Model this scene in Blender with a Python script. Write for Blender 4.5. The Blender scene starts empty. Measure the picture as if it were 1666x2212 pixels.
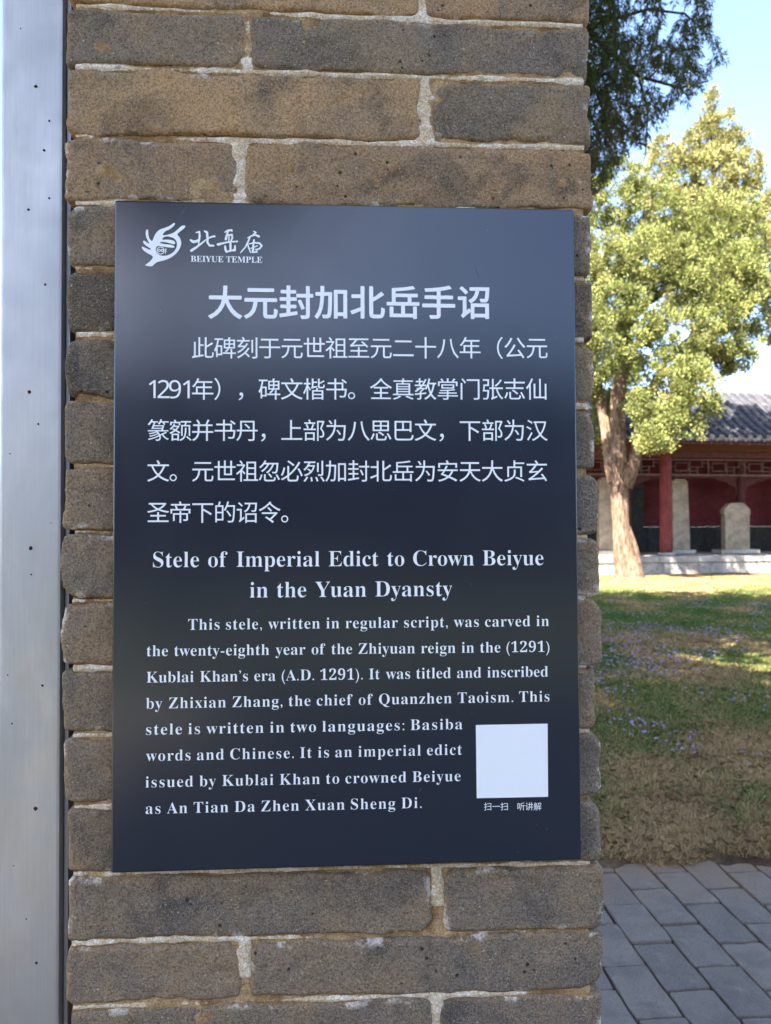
import bpy, bmesh, math, random
import numpy as np
from mathutils import Vector, Matrix
random.seed(7)
rng = np.random.default_rng(11)
R_ = math.radians
S = bpy.context.scene
COL = S.collection

# ------------------------------------------------------------------ camera
PITCH, ROLL, CAM_H = R_(1.05663), R_(-0.20715), 1.5
FPX, CX, CY = 1664.0, 833.0, 1106.0          # focal length in the units the photograph was measured in (1666 x 2212)
F_ = np.array([0, math.cos(PITCH), math.sin(PITCH)])
U0 = np.array([0, -math.sin(PITCH), math.cos(PITCH)])
R0 = np.array([1.0, 0, 0])
CR = math.cos(ROLL) * R0 + math.sin(ROLL) * U0
CU = -math.sin(ROLL) * R0 + math.cos(ROLL) * U0
EYE = np.array([0, 0, CAM_H])
cam_d = bpy.data.cameras.new('camera')
cam = bpy.data.objects.new('camera', cam_d); COL.objects.link(cam)
cam.matrix_world = Matrix(((CR[0], CU[0], -F_[0], 0), (CR[1], CU[1], -F_[1], 0), (CR[2], CU[2], -F_[2], CAM_H), (0, 0, 0, 1)))
cam_d.sensor_fit = 'VERTICAL'; cam_d.sensor_height = 24.0; cam_d.sensor_width = 18.0
cam_d.lens = FPX / 2212.0 * 24.0
cam_d.clip_start = 0.05; cam_d.clip_end = 2000
cam_d.dof.use_dof = True; cam_d.dof.focus_distance = 1.0; cam_d.dof.aperture_fstop = 6.5
S.camera = cam

# ------------------------------------------------------------------ sky and sun
SUN_EL, SUN_BACK_LEFT = R_(50), R_(35)       # the sun stands behind the camera and to the left
sun_vec = Vector((-math.sin(SUN_BACK_LEFT) * math.cos(SUN_EL), -math.cos(SUN_BACK_LEFT) * math.cos(SUN_EL), math.sin(SUN_EL)))
world = bpy.data.worlds.new('World'); S.world = world; world.use_nodes = True
wn = world.node_tree; wbg = wn.nodes['Background']
sky = wn.nodes.new('ShaderNodeTexSky'); sky.sky_type = 'NISHITA'; sky.sun_disc = False
sky.sun_elevation = SUN_EL
sky.sun_rotation = math.atan2(sun_vec.x, sun_vec.y)
sky.air_density = .75; sky.dust_density = 1.1; sky.ozone_density = 0.7
wn.links.new(sky.outputs[0], wbg.inputs[0]); wbg.inputs[1].default_value = 0.082
sl = bpy.data.lights.new('sun', 'SUN'); sl.energy = 5.0; sl.angle = R_(0.53); sl.color = (1.0, 0.93, 0.82)
so = bpy.data.objects.new('sun', sl); COL.objects.link(so)
so.rotation_euler = sun_vec.to_track_quat('Z', 'Y').to_euler(); so.location = (-10, -10, 30)
S.view_settings.view_transform = 'Standard'; S.view_settings.look = 'None'
S.view_settings.gamma = 1; S.view_settings.use_curve_mapping = False
S.view_settings.exposure = 3.3
S.render.engine = 'CYCLES'
S.cycles.max_bounces = 8; S.cycles.diffuse_bounces = 4; S.cycles.glossy_bounces = 3
S.cycles.transmission_bounces = 4; S.cycles.transparent_max_bounces = 6
S.cycles.use_denoising = True

# ------------------------------------------------------------------ measuring helpers (photograph point -> point on a real surface)
def ray(px, py):
    return F_ + CR * (px - CX) / FPX - CU * (py - CY) / FPX
def on_plane(px, py, P, n):
    d = ray(px, py); t = np.dot(np.asarray(P) - EYE, n) / np.dot(d, n)
    return EYE + d * t
def at_depth(px, py, y):
    d = ray(px, py); return EYE + d * (y / d[1])
def ground(px, py):
    return on_plane(px, py, (0, 0, 0), np.array([0, 0, 1.0]))

# ------------------------------------------------------------------ noise
def vnoise(P, seed=0):
    P = np.asarray(P, float); I = np.floor(P).astype(np.int64); f = P - I; f = f * f * (3 - 2 * f)
    def h(x, y, z):
        n = (x * 374761393 + y * 668265263 + z * 2147483647 + seed * 1274126177) & 0xffffffff
        n = ((n ^ (n >> 13)) * 1274126177) & 0xffffffff
        n = ((n ^ (n >> 15)) * 2246822519) & 0xffffffff
        return ((n ^ (n >> 16)) & 0xffff) / 65535.0
    x, y, z = I[..., 0], I[..., 1], I[..., 2]; r = 0
    for a in (0, 1):
        for b in (0, 1):
            for c in (0, 1):
                w = (f[..., 0] if a else 1 - f[..., 0]) * (f[..., 1] if b else 1 - f[..., 1]) * (f[..., 2] if c else 1 - f[..., 2])
                r = r + w * h(x + a, y + b, z + c)
    return r * 2 - 1
def fbm(P, oct=3, seed=0):
    P = np.asarray(P, float); s = 0; a = 1; t = 0
    for k in range(oct):
        s = s + a * vnoise(P * 2 ** k + 17.3 * k, seed + k); t += a; a *= .5
    return s / t

# ------------------------------------------------------------------ object helpers
def mesh_np(name, V, Fc, smooth=False):
    V = np.asarray(V, np.float32); Fc = np.asarray(Fc, np.int32); me = bpy.data.meshes.new(name)
    k = Fc.shape[1]; me.vertices.add(len(V)); me.vertices.foreach_set('co', V.ravel())
    me.loops.add(Fc.size); me.loops.foreach_set('vertex_index', Fc.ravel())
    me.polygons.add(len(Fc)); me.polygons.foreach_set('loop_start', np.arange(0, Fc.size, k, dtype=np.int32))
    me.update(calc_edges=True)
    if smooth: me.polygons.foreach_set('use_smooth', np.ones(len(Fc), bool))
    me.update(); return me
def link(name, me, mat=None, parent=None, loc=None):
    o = bpy.data.objects.new(name, me); COL.objects.link(o)
    if mat is not None and me is not None and len(me.materials) == 0: me.materials.append(mat)
    if parent is not None: o.parent = parent
    if loc is not None: o.location = loc
    return o
def empty(name, loc=(0, 0, 0), rz=0.0):
    o = bpy.data.objects.new(name, None); COL.objects.link(o); o.location = loc; o.rotation_euler = (0, 0, rz)
    o.empty_display_size = .2; return o
def tag(o, label=None, cat=None, group=None, kind=None):
    if label: o['label'] = label
    if cat: o['category'] = cat
    if group: o['group'] = group
    if kind: o['kind'] = kind
    return o
class MB:
    """collects boxes, prisms and tubes into one mesh"""
    def __init__(s): s.bm = bmesh.new()
    def box(s, x0, x1, y0, y1, z0, z1, bev=0, M=None):
        b = bmesh.new(); bmesh.ops.create_cube(b, size=1)
        for v in b.verts:
            v.co = Vector(((x0 + x1) / 2 + v.co.x * (x1 - x0), (y0 + y1) / 2 + v.co.y * (y1 - y0), (z0 + z1) / 2 + v.co.z * (z1 - z0)))
        if bev: bmesh.ops.bevel(b, geom=b.edges[:], offset=bev, segments=2, profile=.7, affect='EDGES')
        s._add(b, M); return s
    def prism(s, pts, y0, y1, bev=0, M=None):
        """outline pts in x,z pulled from y0 to y1"""
        b = bmesh.new(); vs = [b.verts.new((p[0], y0, p[1])) for p in pts]
        f = b.faces.new(vs); r = bmesh.ops.extrude_face_region(b, geom=[f])
        for v in r['geom']:
            if isinstance(v, bmesh.types.BMVert): v.co.y = y1
        bmesh.ops.recalc_face_normals(b, faces=b.faces[:])
        if bev: bmesh.ops.bevel(b, geom=b.edges[:], offset=bev, segments=1, affect='EDGES')
        s._add(b, M); return s
    def tube(s, pts, radii, seg=10, M=None, cap=True):
        b = bmesh.new(); rings = []
        for i, p in enumerate(pts):
            p = Vector(p); a = Vector(pts[max(0, i - 1)]); c = Vector(pts[min(len(pts) - 1, i + 1)]); d = (c - a).normalized()
            up = Vector((0, 0, 1)) if abs(d.z) < .9 else Vector((1, 0, 0))
            e1 = d.cross(up).normalized(); e2 = d.cross(e1)
            rings.append([b.verts.new(p + (e1 * math.cos(2 * math.pi * k / seg) + e2 * math.sin(2 * math.pi * k / seg)) * radii[i]) for k in range(seg)])
        for i in range(len(rings) - 1):
            for k in range(seg):
                b.faces.new((rings[i][k], rings[i][(k + 1) % seg], rings[i + 1][(k + 1) % seg], rings[i + 1][k])).smooth = True
        if cap: b.faces.new(rings[0]); b.faces.new(rings[-1])
        bmesh.ops.recalc_face_normals(b, faces=b.faces[:]); s._add(b, M); return s
    def _add(s, b, M):
        if M is not None: b.transform(M)
        me = bpy.data.meshes.new('tmp'); b.to_mesh(me); b.free(); s.bm.from_mesh(me); bpy.data.meshes.remove(me)
    def build(s, name, mat, parent=None, loc=None):
        me = bpy.data.meshes.new(name); s.bm.to_mesh(me); s.bm.free(); return link(name, me, mat, parent, loc)

# ------------------------------------------------------------------ materials
class NT:
    def __init__(s, name):
        s.m = bpy.data.materials.new(name); s.m.use_nodes = True; s.t = s.m.node_tree; s.b = s.t.nodes['Principled BSDF']
        s.tc = s.n('ShaderNodeTexCoord')
    def n(s, typ, **kw):
        x = s.t.nodes.new(typ)
        for k, v in kw.items(): setattr(x, k, v)
        return x
    def L(s, a, b): s.t.links.new(a, b)
    def inp(s, node, i, v):
        if hasattr(v, 'is_output') or hasattr(v, 'links'): s.L(v, node.inputs[i])
        else: node.inputs[i].default_value = v
    def noise(s, scale, detail=4, rough=.55, vec=None, dist=0.0):
        x = s.n('ShaderNodeTexNoise'); x.inputs['Scale'].default_value = scale; x.inputs['Detail'].default_value = detail
        x.inputs['Roughness'].default_value = rough; x.inputs['Distortion'].default_value = dist
        if vec is not None: s.L(vec, x.inputs['Vector'])
        return x.outputs['Fac']
    def voro(s, scale, vec=None, feat='F1', out='Distance', rnd=1.0):
        x = s.n('ShaderNodeTexVoronoi', feature=feat); x.inputs['Scale'].default_value = scale; x.inputs['Randomness'].default_value = rnd
        if vec is not None: s.L(vec, x.inputs['Vector'])
        return x.outputs[out]
    def ramp(s, v, a, b, lo=0.0, hi=1.0, smooth=True):
        x = s.n('ShaderNodeMapRange'); x.interpolation_type = 'SMOOTHSTEP' if smooth else 'LINEAR'
        s.inp(x, 0, v); x.inputs[1].default_value = a; x.inputs[2].default_value = b; x.inputs[3].default_value = lo; x.inputs[4].default_value = hi
        return x.outputs[0]
    def mix(s, f, a, b, mode='MIX'):
        x = s.n('ShaderNodeMix', data_type='RGBA', blend_type=mode)
        s.inp(x, 0, f)
        for i, v in ((6, a), (7, b)):
            if isinstance(v, tuple): v = v if len(v) == 4 else v + (1,)
            s.inp(x, i, v)
        return x.outputs[2]
    def math(s, op, a, b=0.0):
        x = s.n('ShaderNodeMath', operation=op); s.inp(x, 0, a); s.inp(x, 1, b); return x.outputs[0]
    def map(s, vec, scale=(1, 1, 1), loc=None):
        x = s.n('ShaderNodeMapping'); s.L(vec, x.inputs[0]); x.inputs['Scale'].default_value = scale
        if loc is not None: s.inp(x, 1, loc)
        return x.outputs[0]
    def bump(s, h, strength=.3, dist=.002, prev=None):
        x = s.n('ShaderNodeBump'); x.inputs['Strength'].default_value = strength; x.inputs['Distance'].default_value = dist
        s.L(h, x.inputs['Height'])
        if prev is not None: s.L(prev, x.inputs['Normal'])
        return x.outputs[0]
    def out(s, col=None, rough=.8, metal=0.0, spec=.3, normal=None):
        if col is not None: s.inp(s.b, 'Base Color', col if not isinstance(col, tuple) else col + (1,))
        s.inp(s.b, 'Roughness', rough); s.inp(s.b, 'Metallic', metal); s.inp(s.b, 'Specular IOR Level', spec)
        if normal is not None: s.L(normal, s.b.inputs['Normal'])
        return s.m

def mat_brick():
    t = NT('old_brick'); oi = t.n('ShaderNodeObjectInfo')
    off = t.n('ShaderNodeVectorMath', operation='SCALE'); comb = t.n('ShaderNodeCombineXYZ')
    for i in range(3): t.L(oi.outputs['Random'], comb.inputs[i])
    t.L(comb.outputs[0], off.inputs[0]); off.inputs[3].default_value = 37.0
    add = t.n('ShaderNodeVectorMath', operation='ADD'); t.L(t.tc.outputs['Object'], add.inputs[0]); t.L(off.outputs[0], add.inputs[1])
    v = add.outputs[0]; base = oi.outputs['Color']
    big = t.noise(9, 4, .6, v, .6); c = t.mix(t.ramp(big, .35, .65), base, t.mix(1.0, base, (1.42, 1.28, 1.05), 'MULTIPLY'))
    dark = t.noise(7.5, 6, .62, v, .8); c = t.mix(t.ramp(dark, .50, .70, 0, .66), c, (.062, .057, .053))
    och = t.noise(11, 4, .6, t.map(v, (1, 1, 1.6), (3, 7, 1)), .5); c = t.mix(t.ramp(och, .58, .8, 0, .45), c, (.30, .19, .09))
    # ochre dirt smeared from the joints over the rim
    at = t.n('ShaderNodeAttribute', attribute_name='rim'); rimn = t.noise(45, 3, .6, v)
    rim = t.math('MULTIPLY', at.outputs['Fac'], t.ramp(rimn, .38, .7)); c = t.mix(t.math('MULTIPLY', rim, .8), c, (.36, .225, .11))
    wn_ = t.noise(26, 4, .65, t.map(v, (1, 1, 1), (9, 4, 2))); c = t.mix(t.math('MULTIPLY', t.math('MULTIPLY', at.outputs['Fac'], t.ramp(wn_, .56, .64)), .85), c, (.80, .74, .64))
    gr = t.noise(330, 3, .7, v); c = t.mix(t.ramp(gr, .34, .60, 0, 1), t.mix(1.0, c, (.50, .49, .49), 'MULTIPLY'), c)
    gr2 = t.noise(700, 2, .6, v); c = t.mix(t.ramp(gr2, .57, .70, 0, .6), c, (.52, .47, .38))
    sp = t.voro(130, v); spm = t.voro(130, v, out='Color'); sx = t.n('ShaderNodeSeparateColor'); t.L(spm, sx.inputs[0])
    spec = t.math('MULTIPLY', t.ramp(sp, .08, .20, 1, 0), t.ramp(sx.outputs[0], .86, .97)); c = t.mix(t.math('MULTIPLY', spec, .55), c, (.62, .58, .50))
    pit = t.voro(85, t.map(v, (1, 1, 1), (5, 2, 9))); pc = t.voro(85, t.map(v, (1, 1, 1), (5, 2, 9)), out='Color'); px = t.n('ShaderNodeSeparateColor'); t.L(pc, px.inputs[0])
    pit = t.math('ADD', pit, t.math('MULTIPLY', px.outputs[2], .16)); pitm = t.math('MULTIPLY', t.ramp(pit, .12, .26, 1, 0), t.ramp(px.outputs[1], .78, .80)); c = t.mix(t.math('MULTIPLY', pitm, .85), c, (.03, .027, .025))
    nb = t.bump(t.noise(120, 5, .65, v), .75, .004)
    nb = t.bump(gr, .55, .0014, nb); nb = t.bump(t.math('MULTIPLY', pitm, -1.0), 1.0, .003, nb)
    return t.out(c, .93, 0, .12, nb)

def mat_mortar():
    t = NT('old_lime_mortar'); v = t.tc.outputs['Object']
    n = t.noise(28, 4, .6, v, .4); c = t.mix(t.ramp(n, .36, .62), (.28, .17, .08), (.50, .35, .19))
    at = t.n('ShaderNodeAttribute', attribute_name='bead'); b = t.ramp(t.math('ADD', at.outputs['Fac'], t.math('MULTIPLY', t.math('SUBTRACT', t.noise(70, 4, .65, v), .5), .9)), .38, .52)
    wc = t.mix(t.ramp(t.noise(45, 3, .6, v), .4, .65), (.70, .56, .38), (.90, .82, .69)); c = t.mix(b, c, wc)
    cr = t.voro(1.0, t.map(v, (95, 95, 130)), 'DISTANCE_TO_EDGE'); crm = t.ramp(cr, .0, .09, 1, 0); c = t.mix(t.math('MULTIPLY', crm, .3), c, (.20, .12, .06))
    n3 = t.noise(34, 4, .7, v); c = t.mix(t.ramp(n3, .60, .78, 0, .8), c, (.14, .09, .05))
    gr = t.noise(420, 3, .7, v); c = t.mix(t.ramp(gr, .40, .62), t.mix(1.0, c, (.66, .62, .58), 'MULTIPLY'), c)
    nb = t.bump(t.noise(150, 5, .65, v), .8, .003); nb = t.bump(t.math('MULTIPLY', crm, -1.0), .4, .001, nb); nb = t.bump(gr, .4, .001, nb)
    return t.out(c, .95, 0, .1, nb)

def mat_steel():
    t = NT('brushed_steel'); v = t.tc.outputs['Object']
    st = t.noise(1.0, 5, .6, t.map(v, (420, 420, 7))); cl = t.noise(7, 4, .6, t.map(v, (1, 1, .5)), .6)
    c = t.mix(t.ramp(cl, .35, .7), (.42, .435, .455), (.53, .535, .54)); c = t.mix(t.ramp(st, .3, .7, 0, .25), c, (.33, .345, .37))
    sp = t.voro(34, v); sc = t.voro(34, v, out='Color'); x = t.n('ShaderNodeSeparateColor'); t.L(sc, x.inputs[0])
    m = t.math('MULTIPLY', t.ramp(sp, .035, .09, 1, 0), t.ramp(x.outputs[0], .96, .97)); c = t.mix(m, c, (.10, .06, .045))
    met = t.ramp(m, 0, 1, .9, .1)
    r = t.ramp(t.noise(11, 4, .6, v), .3, .75, .46, .62)
    nb = t.bump(st, .12, .0006)
    return t.out(c, r, met, .5, nb)

def mat_simple(name, col, rough=.8, metal=0, spec=.3, var=.25, scale=6, fine=80, bump=.3, bd=.003, col2=None, mapscale=(1, 1, 1)):
    t = NT(name); v = t.map(t.tc.outputs['Object'], mapscale)
    c2 = col2 or tuple(x * (1 - var * 1.6) for x in col)
    n = t.noise(scale, 5, .6, v, .3); c = t.mix(t.ramp(n, .32, .68), c2, col)
    f = t.noise(fine, 4, .65, v); c = t.mix(t.ramp(f, .35, .65), t.mix(1.0, c, (.78, .78, .78), 'MULTIPLY'), c)
    nb = t.bump(f, bump, bd)
    return t.out(c, rough, metal, spec, nb)

def mat_leaf(name, c1, c2, c3, trans=.3):
    t = NT(name); g = t.n('ShaderNodeNewGeometry'); r = g.outputs['Random Per Island']
    n = t.noise(1.3, 3, .6, t.tc.outputs['Object']); c = t.mix(t.ramp(r, .0, 1.0), c1, c2); c = t.mix(t.ramp(n, .5, .75, 0, .8), c, c3)
    t.out(c, .7, 0, .2)
    tr = t.n('ShaderNodeBsdfTranslucent'); t.L(c, tr.inputs[0]); mx = t.n('ShaderNodeMixShader'); mx.inputs[0].default_value = trans
    t.L(t.b.outputs[0], mx.inputs[1]); t.L(tr.outputs[0], mx.inputs[2]); t.L(mx.outputs[0], t.t.nodes['Material Output'].inputs[0])
    return t.m

def mat_sign():
    t = NT('navy_painted_metal'); v = t.tc.outputs['Object']
    sc = t.noise(1.0, 3, .5, t.map(v, (6, 6, 260)))
    c = (.0150, .0200, .0320)
    r = t.ramp(t.noise(5, 4, .6, v), .3, .7, .20, .27)
    d = t.voro(120, v); dc = t.voro(120, v, out='Color'); x = t.n('ShaderNodeSeparateColor'); t.L(dc, x.inputs[0])
    m = t.math('MULTIPLY', t.ramp(d, .05, .12, 1, 0), t.ramp(x.outputs[0], .965, .97)); col = t.mix(t.math('MULTIPLY', m, .25), c, (.22, .22, .22))
    t.out(col, r, 0, .5, t.bump(sc, .05, .0004)); t.b.inputs['IOR'].default_value = 1.62
    return t.m

def mat_paver():
    t = NT('grey_paver'); oi = t.n('ShaderNodeObjectInfo'); g = t.n('ShaderNodeNewGeometry'); v = g.outputs['Position']
    c = t.mix(oi.outputs['Random'], (.150, .132, .112), (.200, .172, .142)); n = t.noise(7, 5, .65, v, .5); c = t.mix(t.ramp(n, .42, .66, 0, .6), c, (.118, .105, .092))
    n2 = t.noise(13, 5, .65, v, .4); c = t.mix(t.ramp(n2, .56, .72, 0, .6), c, (.235, .205, .165))
    x = t.n('ShaderNodeSeparateXYZ'); t.L(v, x.inputs[0]); dirt = t.ramp(t.math('ADD', x.outputs[1], t.math('MULTIPLY', t.noise(5, 5, .7, v), 1.0)), 3.45, 3.95)
    c = t.mix(t.math('MULTIPLY', dirt, .75), c, (.215, .150, .095))
    f = t.noise(190, 4, .7, v); c = t.mix(t.ramp(f, .35, .65), t.mix(1.0, c, (.70, .70, .70), 'MULTIPLY'), c)
    return t.out(c, .9, 0, .2, t.bump(n2, .5, .006, t.bump(f, .6, .002)))

def mat_ground():
    t = NT('lawn_soil'); g = t.n('ShaderNodeNewGeometry'); v = g.outputs['Position']
    n = t.noise(1.2, 5, .65, v, .4); c = t.mix(t.ramp(n, .38, .62), (.06, .040, .024), (.17, .115, .065))
    n2 = t.noise(.55, 4, .6, v); c = t.mix(t.ramp(n2, .45, .65, 0, .55), c, (.10, .105, .045))
    f = t.noise(60, 5, .7, v); c = t.mix(t.ramp(f, .35, .65), t.mix(1.0, c, (.55, .52, .5), 'MULTIPLY'), c)
    return t.out(c, .95, 0, .1, t.bump(f, .8, .012))

M = dict(
    brick=mat_brick(), mortar=mat_mortar(), steel=mat_steel(), sign=mat_sign(), ground=mat_ground(),
    white_print=NT('white_print').out((.80, .82, .83), .5, 0, .4),
    dark_gap=mat_simple('dark_gap_steel', (.035, .037, .042), .5, .6, .4),
    joint=mat_simple('joint_dirt', (.07, .052, .038), .95, 0, .1),
    paver=mat_paver(),
    bark=mat_simple('cypress_bark', (.30, .215, .15), .95, 0, .1, .35, 4, 22, 1.0, .05, (.085, .052, .036), (5, 5, 1)),
    bark_dark=mat_simple('juniper_bark', (.13, .095, .07), .95, 0, .1, .35, 3, 26, .9, .02, (.07, .05, .04), (5, 5, 1)),
    leaf=mat_leaf('cypress_leaf', (.060, .082, .020), (.255, .265, .085), (.24, .225, .08), .2),
    leaf_far=mat_leaf('cypress_leaf_far', (.11, .115, .036), (.28, .265, .10), (.26, .235, .095), .2),
    leaf_dark=mat_leaf('juniper_leaf', (.034, .050, .014), (.070, .088, .024), (.095, .068, .028), .2),
    grass=mat_leaf('green_grass', (.050, .115, .022), (.10, .18, .038), (.14, .17, .05), .3),
    straw=mat_leaf('dry_grass', (.27, .165, .075), (.60, .43, .21), (.19, .11, .055), .2),
    petal=mat_leaf('violet_petal', (.27, .20, .38), (.42, .34, .54), (.34, .27, .46), .3),
    yellow=mat_simple('yellow_petal', (.75, .52, .03), .7),
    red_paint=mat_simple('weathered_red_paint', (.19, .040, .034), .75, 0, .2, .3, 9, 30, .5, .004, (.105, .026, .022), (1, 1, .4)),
    red_shaded=mat_simple('shaded_red_paint', (.10, .030, .026), .7, 0, .3),  # same red paint, darkened in colour for the shade under the eaves
    red_wall=mat_simple('red_plaster', (.125, .028, .030), .9, 0, .15, .18, 1.2, 12, .2, .004),
    beam=mat_simple('faded_beam_paint', (.12, .062, .035), .8, 0, .2, .35, 2, 20, .3, .002, (.10, .05, .03), (.4, 1, 2)),
    lattice=mat_simple('faded_lattice_paint', (.145, .09, .07), .8, 0, .2),
    tile=mat_simple('grey_roof_tile', (.070, .070, .078), .85, 0, .2, .4, 3, 30, .5, .006, (.038, .039, .046)),
    tile_pale=mat_simple('pale_tile_rim', (.30, .28, .25), .9, 0, .2, .4, 6, 40, .5, .004),
    stone=mat_simple('pale_stone', (.42, .39, .34), .9, 0, .2, .25, 2, 30, .3, .004),
    stele=mat_simple('weathered_limestone', (.34, .285, .205), .9, 0, .2, .22, 4, 60, .8, .008, (.20, .165, .12)),
    grey_brick=mat_simple('grey_wall_brick', (.055, .055, .052), .9, 0, .2),
)

# ------------------------------------------------------------------ ground and pavement
def grid(x0, x1, y0, y1, nx, ny):
    X, Y = np.meshgrid(np.linspace(x0, x1, nx), np.linspace(y0, y1, ny)); i = np.arange(nx * ny).reshape(ny, nx)
    Fc = np.stack([i[:-1, :-1], i[:-1, 1:], i[1:, 1:], i[1:, :-1]], -1).reshape(-1, 4); return X.ravel(), Y.ravel(), Fc
gx, gy, gf = grid(-600, 600, -600, 600, 25, 25)
tag(link('ground', mesh_np('ground', np.stack([gx, gy, np.full_like(gx, -.06)], -1), gf), M['ground']), kind='structure')
def lawn_h(x, y):
    P = np.stack([x, y, np.zeros_like(x)], -1)
    edge = 3.41 + .06 * vnoise(P * 2.1, 3) + .02 * vnoise(P * 9, 5) + .035 * (x - 1.6)
    t = np.clip((y - edge) / .12, -1, 1); return t * .022 + fbm(P * 1.1, 3, 9) * .012 * np.clip((y - 3.3) / 1.5, 0, 1) + .006 * vnoise(P * 14, 8)
gx, gy, gf = grid(-14, 30, 3.2, 26.0, 300, 190)
gx2, gy2, gf2 = grid(-.5, 3.5, 3.2, 4.2, 160, 50)
keep = ~((gx[gf].min(1) > -.5) & (gx[gf].max(1) < 3.5) & (gy[gf].max(1) < 4.2))
tag(link('lawn', mesh_np('lawn', np.stack([gx, gy, lawn_h(gx, gy) - .004], -1), gf[keep], True), M['ground']), kind='structure')
tag(link('lawn_border_soil', mesh_np('lawn_border_soil', np.stack([gx2, gy2, lawn_h(gx2, gy2)], -1), gf2, True), M['ground']), kind='structure')

pav = empty('pavement'); tag(pav, kind='structure')
bed = MB(); bed.box(-14, 24, -3.0, 3.55, -.055, -.018); bed.build('joint_sand', M['joint'], pav)
PANG = math.atan(.073)
def paver_mesh(seed, w=.148, l=.270, t=.05):
    r = np.random.default_rng(seed); b = bmesh.new(); bmesh.ops.create_cube(b, size=1)
    for v in b.verts: v.co = Vector((v.co.x * w, v.co.y * l, v.co.z * t - t / 2))
    bmesh.ops.bevel(b, geom=[e for e in b.edges if abs(e.verts[0].co.z) < 1e-6 and abs(e.verts[1].co.z) < 1e-6 or abs(e.verts[0].co.z - e.verts[1].co.z) > .01], offset=.007, segments=2, profile=.6, affect='EDGES')
    bmesh.ops.subdivide_edges(b, edges=[e for e in b.edges if e.calc_length() > .08], cuts=4, use_grid_fill=True)
    for v in b.verts:
        p = np.array([[v.co.x * 22 + seed * 9, v.co.y * 22, 0]]); v.co.x += .004 * float(vnoise(p, 1)[0]); v.co.y += .004 * float(vnoise(p, 2)[0])
        if v.co.z > -.02: v.co.z += .0015 * float(vnoise(p * 1.3, 3)[0])
    me = bpy.data.meshes.new('paver'); b.to_mesh(me); b.free(); me.materials.append(M['paver'])
    for p in me.polygons: p.use_smooth = False
    return me
PM = [paver_mesh(s) for s in range(10)]
far_bm = bmesh.new(); cnt = 0
for k in range(-60, 90):
    for m in range(-30, 4):
        yc = 2.80 - .14 + .28 * m + (.135 if k % 2 else 0)
        xc = .865 + .157 * (k + .5) - .073 * (yc - 3.0)
        if yc > 3.5: continue
        if 0.1 < xc < 3.0 and yc > 2.0 and cnt < 290:
            o = link('paver', random.choice(PM), None, pav, (xc + random.uniform(-.002, .002), yc + random.uniform(-.004, .004), random.uniform(-.003, .003)))
            o.rotation_euler = (random.uniform(-.012, .012), random.uniform(-.014, .014), PANG + random.uniform(-.014, .014) + (math.pi if random.random() < .5 else 0))
            cnt += 1
        elif -5 < xc < 8 and yc > -3:
            Mx = Matrix.Translation((xc, yc, random.uniform(-.003, .002) - .02)) @ Matrix.Rotation(PANG, 4, 'Z') @ Matrix.Diagonal((.150, .272, .04, 1))
            bmesh.ops.create_cube(far_bm, size=1, matrix=Mx)
me = bpy.data.meshes.new('far_pavers'); far_bm.to_mesh(me); far_bm.free()
tag(link('far_pavers', me, M['paver'], pav), kind='stuff')

# ------------------------------------------------------------------ brick pillar
PSI = R_(2.4)
WP = np.array([-.05, 1.020, 0.0]); WN = np.array([math.sin(PSI), -math.cos(PSI), 0]); WD = np.array([math.cos(PSI), math.sin(PSI), 0])
def wall_uz(px, py):
    p = on_plane(px, py, WP, WN); return float((p - WP) @ WD), float(p[2])
pillar = empty('brick_pillar', tuple(WP), PSI)
tag(pillar, 'weathered brown brick pillar with crumbling pale mortar carrying the dark sign', 'brick pillar')
# bed joints, height on the left and right rim (top of the frame downwards)
JL = [8, 140, 291, 436, 577, 720, 862, 1005, 1148, 1298, 1445, 1590, 1745, 1890, 2037, 2180]
JR = [55, 175, 318, 456, 602, 734, 877, 1022, 1161, 1290, 1440, 1580, 1727, 1866, 2014, 2140]
EL = [141, 143, 137, 144, 143, 137, 140, 136, 133, 132, 132, 135, 143, 147, 143, 148]     # left rims of course 1..
ER = [1274, 1280, 1282, 1283, 1285, 1286, 1289, 1291, 1295, 1301, 1292, 1303, 1300, 1303, 1304, 1305]
joints = [(wall_uz(145, l)[1], wall_uz(1285, r)[1]) for l, r in zip(JL, JR)]
PIT = .0868
UL, UR = wall_uz(143, 1100)[0], wall_uz(1290, 1100)[0]
def jz(j, u):
    t = (u - UL) / (UR - UL); return joints[j][0] * (1 - t) + joints[j][1] * t
for k in range(9): joints.insert(0, (joints[0][0] + PIT, joints[0][1] + PIT))
while joints[-1][0] > -.05: joints.append((joints[-1][0] - PIT, joints[-1][1] - PIT))
TOP0 = 9
TAN = (.315, .218, .130); BRN = (.272, .190, .120); GRY = (.178, .146, .115); GRN = (.192, .153, .110); DRK = (.105, .090, .073); GRB = (.208, .162, .118)
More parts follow.
